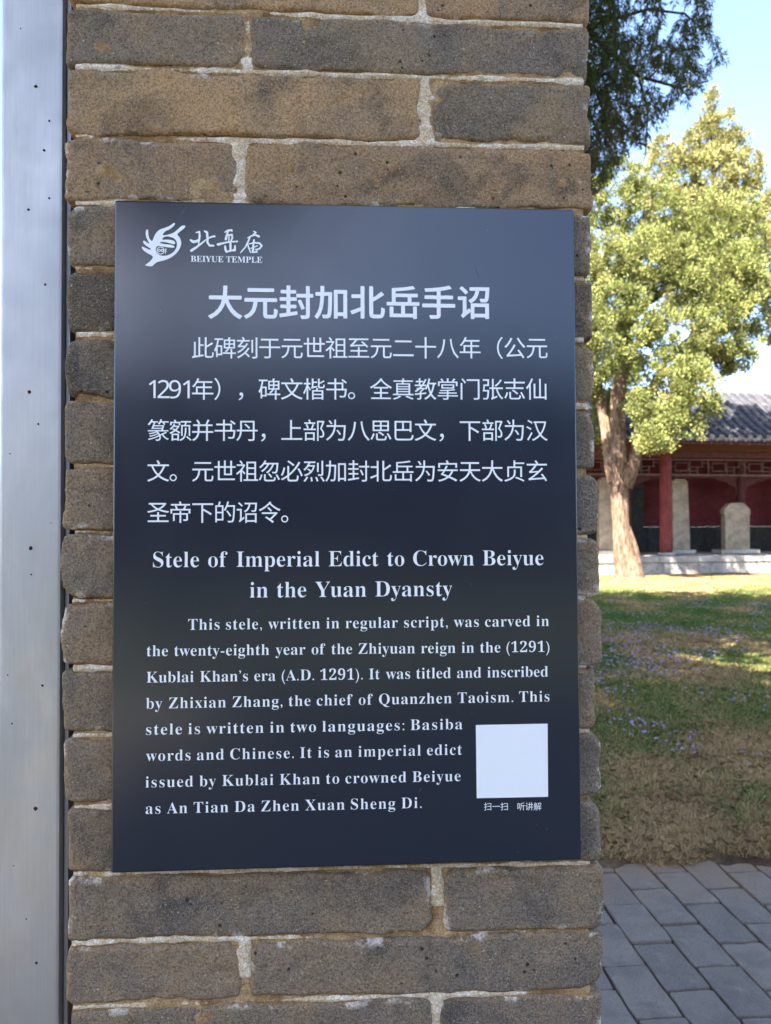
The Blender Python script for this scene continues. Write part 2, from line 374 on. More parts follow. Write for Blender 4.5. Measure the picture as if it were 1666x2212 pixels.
# front brick colours, warmer lighting painted into the upper ones, by visible course (0 = the cut course at the top): left, right
BC = [(TAN, BRN), (GRB, GRY), (TAN, GRN), (BRN, BRN), (GRB, GRB), (DRK, GRB), (GRY, GRB), (GRY, GRY), (GRB, GRY), (GRY, GRY), (GRB, GRB), (GRY, GRB), (GRY, GRY), (GRB, GRY), (GRY, GRY), (GRB, GRY), (GRY, GRY)]
def brick(uc, zc, hu, hz, slope, radii, seed, col, step, depth=.20, rr=.0068, name='brick', parent=pillar, yoff=0.0, rot=0.0, rough=1.0):
    """one worn brick: a rounded, chipped outline pulled into a solid, face towards -y"""
    mg = 4; nx = max(6, int(2 * hu / step)); nz = max(5, int(2 * hz / step))
    gs = np.concatenate([-hu - np.arange(mg, 0, -1) * .0022, np.linspace(-hu, hu, nx), hu + np.arange(1, mg + 1) * .0022])
    ts = np.concatenate([-hz - np.arange(mg, 0, -1) * .0022, np.linspace(-hz, hz, nz), hz + np.arange(1, mg + 1) * .0022])
    X, Z = np.meshgrid(gs, ts); X = X.ravel(); Z = Z.ravel()
    def sdf(x, z):
        P = np.stack([x * 26, z * 26, np.full_like(x, seed * 3.7)], -1)
        w = rough * (.0020 * vnoise(P, 1) + .0010 * vnoise(P * 2.7, 2) + .0006 * vnoise(P * 8, 4))
        P2 = np.stack([x * 9, z * 9, np.full_like(x, seed * 5.1)], -1); w = w + rough * .0018 * vnoise(P2, 5)
        R = np.where(x < 0, np.where(z > 0, radii[0], radii[3]), np.where(z > 0, radii[1], radii[2]))
        qx = np.abs(x) - hu + R; qz = np.abs(z) - hz + R
        return np.minimum(np.maximum(qx, qz), 0) + np.hypot(np.maximum(qx, 0), np.maximum(qz, 0)) - R + w
    s = sdf(X, Z); out = s > 0
    x1, z1 = X.copy(), Z.copy()
    for it in range(3):
        sc = sdf(x1, z1); e = 5e-4; gxx = (sdf(x1 + e, z1) - sc) / e; gzz = (sdf(x1, z1 + e) - sc) / e; g = np.hypot(gxx, gzz) + 1e-6
        mv = np.where(sc > 0, sc, 0); x1 -= mv * gxx / g; z1 -= mv * gzz / g
    d = np.clip(-sdf(x1, z1), 0, None)
    rv = rr * (1 + .55 * vnoise(np.stack([X * 18, Z * 18, np.full_like(X, seed * 1.3)], -1), 7))
    q = np.clip((rv - d) / rv, 0, 1); h = -rv * (1 - np.sqrt(1 - q * q * .995))
    N = np.stack([X, Z, np.full_like(X, seed * 2.9)], -1)
    h = h + rough * (.0026 * fbm(N * 14, 2, 11) + .0011 * fbm(N * 70, 3, 13) - .0035 * np.clip(fbm(N * 30, 2, 15) - .42, 0, 1) * 1.6)
    h = np.where(out, -rr - s * 6, h)
    rim = np.where(out, np.clip(1 - s / .003, .25, 1), np.clip(1 - d / .010, 0, 1))
    ring = np.zeros((len(ts), len(gs)), bool); ring[0] = ring[-1] = True; ring[:, 0] = ring[:, -1] = True
    h = np.where(ring.ravel(), -depth, h)
    zz = z1 + slope * x1
    V = np.stack([x1, -h, zz], -1); i = np.arange(len(X)).reshape(len(ts), len(gs))
    Fc = np.stack([i[:-1, :-1], i[:-1, 1:], i[1:, 1:], i[1:, :-1]], -1).reshape(-1, 4)
    me = mesh_np(name, V, Fc, True)
    a = me.attributes.new('rim', 'FLOAT', 'POINT'); a.data.foreach_set('value', rim.astype(np.float32))
    o = link(name, me, M['brick'], parent, (uc, yoff, zc)); o.color = (*col, 1)
    return o
G = .0027   # half bed joint
sp = {(15, 0): (.008, .034, .012, .008), (15, 1): (.022, .006, .03, .006), (14, 0): (.008, .010, .022, .006), (14, 1): (.018, .008, .010, .012), (4, 0): (.02, .01, .01, .01), (9, 0): (.010, .01, .01, .022), (12, 0): (.012, .01, .01, .016), (10, 1): (.01, .022, .014, .01), (0, 1): (.006, .006, .006, .006), (2, 1): (.032, .006, .006, .008), (1, 0): (.008, .016, .028, .006), (3, 0): (.008, .014, .006, .008),
      (5, 0): (.012, .01, .01, .006), (6, 1): (.006, .016, .012, .01), (7, 1): (.01, .030, .01, .01), (8, 1): (.01, .014, .01, .01), (12, 1): (.01, .018, .02, .006), (13, 1): (.01, .020, .012, .006)}
VJ = {0: 912, 1: 534, 2: 921, 3: 519, 14: 945, 15: 530, 16: 943}
VG = {0: .002, 1: .002, 2: .0062, 3: .0025, 14: .0075, 15: .0045, 16: .005}
for j in range(len(joints) - 1):
    c = j - TOP0 + 1           # visible course number
    vis = -1 <= c <= 16; step = .0026 if vis else .009
    ci = min(max(c - 1, 0), 15)
    py = CY if not vis else (JL[min(max(c, 0), 15)] + JL[min(max(c - 1, 0), 15)]) / 2
    ul = wall_uz(EL[ci], py)[0]; ur = wall_uz(ER[ci], py)[0]
    um = wall_uz(VJ.get(c, 922 if c % 2 == 0 else 526), py)[0]; vg = VG.get(c, .003)
    cols = BC[c] if 0 <= c < len(BC) else random.choice(BC)
    for k, (a, b) in enumerate(((ul, um - vg), (um + vg, ur))):
        u = (a + b) / 2
        zt, zb = jz(j, u), jz(j + 1, u); t = .5
        sl_ = ((jz(j, b) - jz(j, a)) + (jz(j + 1, b) - jz(j + 1, a))) / 2 / (b - a)
        rad = sp.get((c, k), (random.uniform(.005, .012),) * 4)
        brick(u, (zt + zb) / 2, (b - a) / 2, (zt - zb) / 2 - G - random.uniform(-.0005, .001), sl_, rad, j * 2 + k + 1, cols[k], step,
              yoff=random.uniform(-.002, .002), rough=random.choice((.8, 1.0, 1.5, 1.9)))
# rear leaf of the pillar: headers seen from the side only
for j in range(len(joints) - 1):
    zt, zb = jz(j, UR), jz(j + 1, UR)
    brick((UL + UR) / 2, (zt + zb) / 2, (UR - UL) / 2 - .003, (zt - zb) / 2 - G, 0, (.008,) * 4, 300 + j, random.choice([GRB, GRY, BRN]), .02, depth=.23, yoff=.205, name='rear_brick')
# mortar core with a lumpy face
def mortar_sheet():
    nu, nz = 340, 760; zt, zb = joints[TOP0 - 2][0] + .1, joints[TOP0 + 16][0] - .08
    us = np.linspace(UL + .006, UR - .010, nu); zs = np.linspace(zb, zt, nz); U, Z = np.meshgrid(us, zs); U = U.ravel(); Z = Z.ravel()
    P = np.stack([U, Z, np.zeros_like(U)], -1)
    jd = np.full_like(U, 1.0); course = np.full(len(U), -99)
    for j in range(len(joints)):
        zj = jz(j, U); jd = np.minimum(jd, np.abs(Z - zj)); course = np.where(Z < zj, j - TOP0 + 1, course)
    vd = np.full_like(U, 1.0)
    for c_, px_ in VJ.items():
        um_ = wall_uz(px_, 400 if c_ < 5 else 2000)[0]; vd = np.where(course == c_, np.minimum(vd, np.abs(U - um_) * .33), vd)
    dj = np.minimum(jd, vd); on = .75 + 1.1 * fbm(np.stack([U * 7, np.round(Z / PIT) * 3.1, U * 0], -1), 3, 91)
    wd_ = .0040 + .0022 * vnoise(P * 26, 92); bead = np.exp(-(dj / wd_) ** 2) * np.clip(on, 0, 1)
    h = -.0052 + .0042 * bead + .0022 * fbm(P * 16, 3, 21) + .0012 * fbm(P * 70, 2, 23) + .006 * np.clip(fbm(P * np.array([22, 30, 1]), 2, 25) - .15, 0, .6)
    h = np.minimum(h, -.0004)
    i = np.arange(nu * nz).reshape(nz, nu); e = np.abs((U - (us[0] + us[-1]) / 2)) / ((us[-1] - us[0]) / 2)
    un = U + np.where(e > .97, .004 * fbm(P * 40, 2, 27) * np.sign(U), 0)
    h = np.where(e > .992, h - .012, h); edge = (np.abs(e - 1) < 1e-6); h = np.where(edge, -.42, h)
    V = np.stack([un, -h, Z], -1)
    me = mesh_np('mortar', V, np.stack([i[:-1, :-1], i[:-1, 1:], i[1:, 1:], i[1:, :-1]], -1).reshape(-1, 4), True)
    a = me.attributes.new('bead', 'FLOAT', 'POINT'); a.data.foreach_set('value', bead.astype(np.float32)); return me
link('mortar', mortar_sheet(), M['mortar'], pillar)
core = MB(); core.box(UL + .007, UR - .011, .012, .425, -.05, joints[0][0] - .01); core.build('mortar_core', M['mortar'], pillar)

# ------------------------------------------------------------------ steel post
def post_x(px, y): return float(at_depth(px, CY, y)[0])
py0 = 1.045; xl, xr = post_x(-2, py0), post_x(131.5, py0)
post = empty('steel_post', ((xl + xr) / 2, py0, 0))
tag(post, 'stained brushed steel post standing left of the brick pillar', 'metal post')
w2 = (xr - xl) / 2
b = MB(); b.box(-w2, w2, 0, .06, -.05, 3.1, .004); b.build('post_tube', M['steel'], post)
b = MB(); b.box(w2 + .0012, w2 + .0068, .012, .045, -.05, 3.1, .001); b.build('side_flange', M['steel'], post)
b = MB(); b.box(-w2 - .03, w2 + .022, .062, .40, -.05, 3.1); b.build('dark_gap_backing', M['dark_gap'], post)  # dark backing added so the gap beside the pillar stays black

# ------------------------------------------------------------------ sign
sC = np.array([-.0469306751, .996201362, -.00682582307 + CAM_H]); yaw, pit, rol, SH, SW = .0579607141, .00954547964, -.0000434, .854607161, .6
ex = np.array([math.cos(yaw), math.sin(yaw), 0]); nn = np.array([-math.sin(yaw), math.cos(yaw), 0])
ez = math.cos(pit) * np.array([0, 0, 1.0]) + math.sin(pit) * nn; ey = np.cross(ez, ex)
sign = empty('information_sign', tuple(sC))
sign.rotation_euler = Matrix(((ex[0], ey[0], ez[0]), (ex[1], ey[1], ez[1]), (ex[2], ey[2], ez[2]))).to_euler()
tag(sign, 'dark navy rectangular information sign with white lettering fixed to the brick pillar', 'sign')
b = MB(); b.box(-SW / 2, SW / 2, 0, .0135, -SH / 2, SH / 2, .0022)
p = b.build('panel', M['sign'], sign)
for f in p.data.polygons: f.use_smooth = True
b = MB(); b.box(-SW / 2 + .05, SW / 2 - .05, .014, .026, SH / 2 - .16, SH / 2 - .12); b.build('rear_rail', M['dark_gap'], sign)
b = MB(); b.box(-SW / 2 + .05, SW / 2 - .05, .014, .026, -SH / 2 + .12, -SH / 2 + .16); b.build('rear_rail', M['dark_gap'], sign)
def sg(px, py):
    p = on_plane(px, py, sC, ey) - sC; return float(p @ ex), float(p @ ez)
YT = -.0004
_cache = {}
def glyph(ch, res=4, sc=1.0):
    """flat outline of one word or character, from Blender's own built-in font"""
    if (ch, res, sc) in _cache: return _cache[(ch, res, sc)]
    cu = bpy.data.curves.new('t', 'FONT'); cu.body = ch; cu.resolution_u = res; cu.offset = GOFF; cu.space_character = sc
    o = bpy.data.objects.new('t', cu); COL.objects.link(o); dg = bpy.context.evaluated_depsgraph_get(); me = o.evaluated_get(dg).to_mesh()
    V = np.zeros(len(me.vertices) * 3); me.vertices.foreach_get('co', V); V = V.reshape(-1, 3)[:, :2].copy(); Fc = [tuple(p.vertices) for p in me.polygons]
    o.evaluated_get(dg).to_mesh_clear(); bpy.data.objects.remove(o); bpy.data.curves.remove(cu)
    _cache[(ch, res, sc)] = (V, Fc); return V, Fc
GOFF = 0.0
def serif(t):
    r = ''
    for c in t:
        if 'A' <= c <= 'Z': r += chr(0x1D400 + ord(c) - 65)
        elif 'a' <= c <= 'z': r += chr(0x1D41A + ord(c) - 97)
        elif '0' <= c <= '9': r += chr(0x1D7CE + ord(c) - 48)
        else: r += c
    return r
def pylist_mesh(name, Vs, Fs, mat=None, parent=None):
    me = bpy.data.meshes.new(name); me.from_pydata([tuple(v) for v in Vs], [], Fs); me.update(); return link(name, me, mat or M['white_print'], parent or sign)
def latin_line(text, L, Rr, cap_px, name, off=0.0, gap=None):
    """one justified line of serif lettering between two points measured on the sign"""
    global GOFF; GOFF = off; _cache.clear()
    a, bq = sg(*L), sg(*Rr); W = math.hypot(bq[0] - a[0], bq[1] - a[1]); ang = math.atan2(bq[1] - a[1], bq[0] - a[0])
    cap = sg(L[0], L[1] - cap_px)[1] - a[1]
    E, _ = glyph(serif('E')); sy = cap / (E[:, 1].max() - min(0, E[:, 1].min()))
    words = text.split(' '); data = [glyph(serif(w)) for w in words]
    ws = [d[0][:, 0].max() - d[0][:, 0].min() for d in data]
    sx = (W - (len(words) - 1) * .30 * sy) / sum(ws); 
    if sx > sy * 1.02:                               # loose lines are letterspaced, not stretched
        sc = min(1.12, sx / (sy * 1.03)); data = [glyph(serif(w), 4, sc) for w in words]; ws = [d[0][:, 0].max() - d[0][:, 0].min() for d in data]
        sx = (W - (len(words) - 1) * .40 * sy) / sum(ws)
    sx = min(max(sx, sy * .86), sy * 1.06)
    g = (W - sum(ws) * sx) / max(1, len(words) - 1); x = 0; Vs = []; Fs = []
    for (V, Fc), w in zip(data, ws):
        for q, dv in enumerate((0, .0045, -.0045) if off < 0 else (0,)):
          n = len(Vs)
          for v in V:
            X = x + (v[0] - V[:, 0].min()) * sx; Y = (v[1] + dv) * sy
            Vs.append((a[0] + X * math.cos(ang) - Y * math.sin(ang), YT - q * .00003, a[1] + X * math.sin(ang) + Y * math.cos(ang)))
          Fs += [tuple(i + n for i in f) for f in Fc]
        x += w * sx + g
    return pylist_mesh(name, Vs, Fs)
def cjk_line(cells, x0, pitch_px, ymid, em_px, name, bold=0.0):
    """characters set on an even grid; a cell may hold several half-width digits"""
    global GOFF; GOFF = 0.0; Vs = []; Fs = []; x = x0
    for cell in cells:
        wd = 2 if len(cell) > 1 else 1
        if cell != ' ':
            cxp = x + pitch_px * wd / 2; u, z = sg(cxp, ymid); s = (sg(cxp, ymid - em_px / 2)[1] - sg(cxp, ymid + em_px / 2)[1])
            sub = [(cell, 0)] if wd == 1 else [(chr(0x1D7E2 + int(c)), (i - (len(cell) - 1) / 2) * .5) for i, c in enumerate(cell)]
            for c, o in sub:
                V, Fc = glyph(c); V = V.copy()
                if wd == 2:
                    V[:, 0] -= (V[:, 0].max() + V[:, 0].min()) / 2; V[:, 1] -= .355; V *= 1.08
                else:
                    V[:, 0] -= .5; V[:, 1] -= .37
                shifts = [(0, 0)] if not bold else [(bold * math.cos(q), bold * math.sin(q)) for q in np.arange(0, 2 * math.pi, math.pi / 4)]
                for q, (dx, dz) in enumerate(shifts):
                    n = len(Vs)
                    Vs += [(u + (v[0] + o * pitch_px / em_px) * s + dx, YT - q * .00003, z + v[1] * s + dz) for v in V]
                    Fs += [tuple(i + n for i in f) for f in Fc]
        x += pitch_px * wd
    return pylist_mesh(name, Vs, Fs)
cjk_line(list('大元封加北岳手诏'), 448.5, 76.8, 654, 76, 'title_text', .00085)
cjk_line(list('此碑刻于元世祖至元二十八年（公元'), 414.5, 48.1, 752, 50, 'text_line', 0)
cjk_line(['1291'] + list('年），碑文楷书。全真教掌门张志仙'), 318, 48.1, 841, 50, 'text_line', 0)
cjk_line(list('篆额并书丹，上部为八思巴文，下部为汉'), 318, 48.1, 930, 50, 'text_line', 0)
cjk_line(list('文。元世祖忽必烈加封北岳为安天大贞玄'), 318, 48.1, 1018, 50, 'text_line', 0)
cjk_line(list('圣帝下的诏令。'), 318, 48.1, 1107, 50, 'text_line', 0)
cjk_line(list('扫一扫 听讲解'), 1045, 17.9, 1742, 18.4, 'caption_text', 0)
OT = -.0108
latin_line('Stele of Imperial Edict to Crown Beiyue', (331, 1225.6), (1174, 1220.7), 33, 'english_title_text', OT)
latin_line('in the Yuan Dyansty', (540, 1291), (977, 1287.3), 33, 'english_title_text', OT)
for t_, L_, R__ in (('This stele, written in regular script, was carved in', (407, 1360.7), (1186, 1352.3)),
                    ('the twenty-eighth year of the Zhiyuan reign in the (1291)', (317.4, 1417.6), (1187, 1408)),
                    ('Kublai Khan’s era (A.D. 1291). It was titled and inscribed', (317, 1474.6), (1184, 1461.5)),
                    ('by Zhixian Zhang, the chief of Quanzhen Taoism. This', (316, 1531), (1187, 1515)),
                    ('stele is written in two languages: Basiba', (316, 1587.3), (999, 1575)),
                    ('words and Chinese. It is an imperial edict', (316, 1644), (998, 1630)),
                    ('issued by Kublai Khan to crowned Beiyue', (314.6, 1701), (995, 1687)),
                    ('as An Tian Da Zhen Xuan Sheng Di.', (315, 1758), (911, 1745))):
    latin_line(t_, L_, R__, 23.2, 'english_text_line', OT)
latin_line('BEIYUE TEMPLE', (412.5, 565.5), (567, 568), 12.9, 'temple_name_text', 0)
# logo: an open hand with a small face, traced as a flat print
def lg(p): return sg(298.3 + .16925 * p[0], 471.8 + .16925 * p[1])
def smooth_poly(P, n=2):
    P = [np.array(p, float) for p in P]
    for _ in range(n):
        Q = []
        for i in range(len(P)): a, b_ = P[i], P[(i + 1) % len(P)]; Q += [a * .75 + b_ * .25, a * .25 + b_ * .75]
        P = Q
    return [tuple(p) for p in P]
HAND = [(88,603),(180,618),(215,580),(250,555),(330,540),(410,510),(480,460),(530,400),(555,330),(550,280),(530,240),(497,205),(530,175),(570,145),(600,118),(607,100),(590,90),(570,92),(545,105),(500,150),(455,185),(400,205),(350,215),(320,218),(318,205),(330,185),(360,160),(400,145),(435,120),(465,90),(475,70),(468,58),(455,60),(430,80),(400,100),(360,115),(320,130),(285,140),(250,165),(220,205),(200,250),(185,293),(165,285),(145,255),(135,215),(132,170),(130,145),(118,140),(105,150),(98,190),(105,240),(125,280),(150,325),(120,315),(90,290),(72,285),(63,297),(75,325),(110,355),(150,378),(168,392),(165,403),(130,395),(90,375),(62,362),(48,362),(50,380),(75,415),(120,445),(165,465),(190,485),(193,500),(170,535),(130,570),(100,590)]
HOLE = [(310,265),(330,240),(370,230),(420,238),(465,258),(492,290),(500,330),(490,380),(465,420),(430,450),(385,472),(330,480),(285,475),(250,455),(230,420),(228,385),(240,360),(265,350),(320,362),(380,370),(440,377),(468,372),(465,355),(430,340),(380,332),(330,328),(285,318),(280,305),(310,300),(360,305),(420,322),(460,335),(475,325),(475,300),(450,283),(400,272),(340,272),(315,275)]
def fill_loops(name, loops):
    bm = bmesh.new()
    for lp in loops:
        vs = [bm.verts.new((lg(p)[0], YT, lg(p)[1])) for p in lp]
        for i in range(len(vs)): bm.edges.new((vs[i], vs[(i + 1) % len(vs)]))
    bmesh.ops.triangle_fill(bm, use_beauty=True, edges=bm.edges[:], normal=(0, -1, 0))
    me = bpy.data.meshes.new(name); bm.to_mesh(me); bm.free(); return link(name, me, M['white_print'], sign)
def circ(x, y, r, n=28): return [(x + r * math.cos(2 * math.pi * i / n), y + r * math.sin(2 * math.pi * i / n)) for i in range(n)]
fill_loops('hand_emblem', [smooth_poly(HAND), smooth_poly(HOLE, 2)])
fill_loops('emblem_eye', [circ(290, 411, 50), circ(290, 411, 40), circ(275, 411, 18), circ(275, 411, 8), circ(312, 409, 18), circ(312, 409, 8), [(348, 390), (365, 388), (362, 425), (355, 452), (343, 450), (350, 420)]])
def strokes(name, SS):
    """brush strokes: polylines with a round nib of changing width"""
    Vs = []; Fs = []; lay = 0
    for pts in SS:
        P = []
        for i in range(len(pts) - 1):
            for t in np.linspace(0, 1, 5, endpoint=(i == len(pts) - 2)): P.append(np.array(pts[i], float) * (1 - t) + np.array(pts[i + 1], float) * t)
        for (x, y, w) in P:
            n = len(Vs); c = circ(x, y, w / 2, 10); lay += 1; yy = YT - (lay % 60) * .000004; Vs += [(lg(q)[0], yy, lg(q)[1]) for q in c]; Fs.append(tuple(range(n, n + 10)))
        for i in range(len(P) - 1):
            a, b_ = P[i], P[i + 1]; d = b_[:2] - a[:2]; L = np.hypot(*d)
            if L < 1e-6: continue
            nx_, ny_ = -d[1] / L, d[0] / L; n = len(Vs); lay += 1; yy = YT - (lay % 60) * .000004
            q = [(a[0] + nx_ * a[2] / 2, a[1] + ny_ * a[2] / 2), (b_[0] + nx_ * b_[2] / 2, b_[1] + ny_ * b_[2] / 2), (b_[0] - nx_ * b_[2] / 2, b_[1] - ny_ * b_[2] / 2), (a[0] - nx_ * a[2] / 2, a[1] - ny_ * a[2] / 2)]
            Vs += [(lg(k)[0], yy, lg(k)[1]) for k in q]; Fs.append((n, n + 1, n + 2, n + 3))
    return pylist_mesh(name, Vs, Fs)
strokes('calligraphy_character', [[(745,182,16),(785,172,22),(788,220,26),(782,280,26),(772,330,14)],[(672,278,24),(705,300,38),(745,295,34),(790,262,16)],[(682,412,34),(740,375,30),(800,330,24),(850,290,18),(872,270,12)],[(852,165,22),(882,180,30),(888,250,30),(888,310,28),(915,348,26),(965,350,24)],[(890,262,18),(930,240,22),(978,230,26)]])
strokes('calligraphy_character', [[(1108,178,14),(1150,155,22),(1195,152,26),(1200,165,18)],[(1150,170,24),(1128,225,22),(1118,270,24)],[(1128,272,18),(1140,215,18),(1200,210,24),(1205,250,24),(1190,285,20)],[(1165,225,16),(1160,285,18)],[(1022,335,34),(1090,318,24),(1170,300,20),(1270,296,22)],[(1180,305,26),(1182,360,28),(1180,420,24)],[(1112,355,22),(1118,400,30),(1130,428,26),(1190,410,20),(1235,408,34),(1240,352,22)]])
strokes('calligraphy_character', [[(1478,165,14),(1505,182,22),(1470,205,12)],[(1402,250,12),(1450,225,20),(1500,212,20),(1542,232,30)],[(1430,240,20),(1405,300,22),(1370,370,20),(1310,438,14)],[(1398,325,14),(1415,380,20),(1438,438,14)],[(1405,330,12),(1480,312,20),(1550,318,24),(1580,350,24),(1550,392,22),(1500,400,16)],[(1482,278,22),(1472,340,24),(1470,400,28),(1462,432,26),(1520,432,18),(1515,400,14)],[(1440,385,14),(1490,365,16),(1525,350,14)]])
q4 = [sg(1028, 1566), sg(1183, 1563), sg(1184, 1721), sg(1030, 1724)]
pylist_mesh('white_square', [(a[0], YT, a[1]) for a in q4], [(3, 2, 1, 0)])

# scratches and dust on the sign, rust specks on the post
scr = mat_simple('scuffed_paint', (.16, .18, .21), .6, 0, .3)
for (x0, y0, x1, y1, w_) in ((1024, 566, 1036, 604, 2.2), (1027, 580, 1040, 612, 1.0), (604, 850, 613, 838, .7), (905, 1712, 912, 1700, .8), (1120, 1500, 1127, 1488, .9), (955, 1288, 962, 1282, .8), (388, 470, 404, 445, .6), (600, 1262, 606, 1256, .7), (1180, 1790, 1183, 1792, 1.2), (460, 1462, 464, 1457, .8)):
    dx, dy = x1 - x0, y1 - y0; L_ = math.hypot(dx, dy); ox, oy = -dy / L_ * w_ / 2, dx / L_ * w_ / 2
    pts_ = [sg(x0, y0), sg((x0 + x1) / 2 + ox, (y0 + y1) / 2 + oy), sg(x1, y1), sg((x0 + x1) / 2 - ox, (y0 + y1) / 2 - oy)]
    pylist_mesh('scratch', [(p_[0], -.0002, p_[1]) for p_ in pts_], [(0, 1, 2, 3)], scr)
rust = mat_simple('rust', (.060, .032, .024), .9, 0, .1)
for (px, py, rp) in ((78, 187, 4.2), (96, 325, 3.2), (107, 261, 3.0), (62, 453, 3.0), (107, 428, 2.6), (98, 615, 2.8), (64, 847, 4.6), (83, 916, 2.8), (67, 1184, 4.8), (68, 1241, 2.2), (77, 1747, 4.8), (92, 1481, 3.0), (79, 2080, 3.4), (17, 1458, 1.8), (26, 1563, 2.0), (30, 1870, 1.6), (45, 62, 1.6), (57, 1985, 1.8), (22, 980, 1.5), (110, 1130, 1.5)):
    p_ = at_depth(px, py, py0); rr_ = rp / FPX * py0; n_ = 9
    V_ = [(p_[0] - (xl + xr) / 2 + rr_ * random.uniform(.65, 1.15) * math.cos(2 * math.pi * i / n_), 0, p_[2] + rr_ * random.uniform(.65, 1.15) * math.sin(2 * math.pi * i / n_)) for i in range(n_)]
    V_ = [(v[0], -.00035, v[2]) for v in V_] + [(p_[0] - (xl + xr) / 2, -.0012, p_[2])]
    pylist_mesh('rust_spot', V_, [(i, (i + 1) % n_, n_) for i in range(n_)], rust, post)

# ------------------------------------------------------------------ gallery building across the lawn
BPSI = R_(10)
B0 = ground(1300, 1243); B0[2] = 0
BX = np.array([math.cos(BPSI), math.sin(BPSI), 0]); BY = np.array([-math.sin(BPSI), math.cos(BPSI), 0])
def bl(px, py, yl):
    p = on_plane(px, py, B0 + BY * yl, BY) - B0; return float(p @ BX), float(p[2])
hall = empty('stele_gallery', tuple(B0), BPSI)
tag(hall, 'open red gallery with curved grey tiled roof and fretwork under the eaves behind the cypress', 'building')
PZ = bl(1400, 1203, 0)[1]
XL, XR = -11.0, 9.5
x = XL; b = None
while x < XR:                                   # stone kerb slabs of the platform and the brick face under them
    w = random.uniform(1.0, 1.6); b = MB(); b.box(x + .004, min(x + w, XR) - .004, -.03, .50, PZ - .17, PZ + random.uniform(-.006, .006), .012); b.build('kerb_stone', M['stone'], hall); x += w
row = 0; z = -.05
while z < PZ - .18:
    x = XL - (row % 2) * .2
    while x < XR:
        if x > -1.8 and x < 6.5:
            b = MB(); b.box(x + .005, x + .395, random.uniform(0, .012), .2, z + .004, z + .096, .006); b.build('platform_brick', M['stone'], hall)
        x += .4
    z += .1; row += 1
b = MB(); b.box(XL, XR, .03, 5.4, -.05, PZ - .02); b.build('platform_core', M['stone'], hall)
yF, yI, yB = 1.25, 3.1, 4.3                     # front columns, inner columns, back wall
b = MB(); b.box(XL, XR, yB, yB + .35, PZ + .9, 4.9); b.build('back_wall', M['red_wall'], hall)
zw = PZ
while zw < PZ + .85:                            # grey brick dado, laid brick by brick where the photograph shows it
    x = XL
    while x < XR:
        if -1.0 < x < 7: b = MB(); b.box(x + .006, x + .444, yB - .03 - random.uniform(0, .008), yB + .3, zw + .005, min(zw + .145, PZ + .898)); b.build('dado_brick', M['grey_brick'], hall)
        x += .45
    zw += .15
b = MB(); b.box(XL, XR, yB - .012, yB + .3, PZ - .02, PZ + .897); b.build('dado_core', M['grey_brick'], hall)
pxa = bl(1364, 1100, yB - .3)[0]; pxb = bl(1391, 1100, yB - .3)[0]
b = MB(); b.box(pxa, pxb, yB - .3, yB - .035, PZ, 4.4); b.build('pier', M['grey_brick'], hall)
def column(x, y, r, zt, mat):
    b = MB(); n = 14
    b.tube([(x, y, PZ + (zt - PZ) * i / n) for i in range(n + 1)], [r * (1.03 - .10 * i / n) for i in range(n + 1)], 20); b.build('column', mat, hall)
    b = MB(); b.tube([(x, y, PZ - .01), (x, y, PZ + .05), (x, y, PZ + .08)], [r * 1.45, r * 1.4, r * 1.15], 20); b.build('column_base', M['stone'], hall)
cx1 = bl(1439, 1150, yF)[0]; cr = (bl(1451, 1150, yF)[0] - bl(1427.5, 1150, yF)[0]) / 2
BAY = 4.35
cxs = [cx1 + k * BAY for k in range(-4, 3) if XL < cx1 + k * BAY < XR]
zbt, zbb = bl(1540, 956, yF)[1], bl(1540, 989, yF)[1]
zlt, zlb = bl(1540, 992, yF)[1], bl(1540, 1028, yF)[1]
for cxx in cxs: column(cxx, yF, cr, zbt, M['red_paint'])
ci = bl(1599.5, 1060, yI)[0]
for k in (-3, -2, -1, 0, 1): column(ci + k * BAY, yI, .155, 4.6, M['red_shaded'])
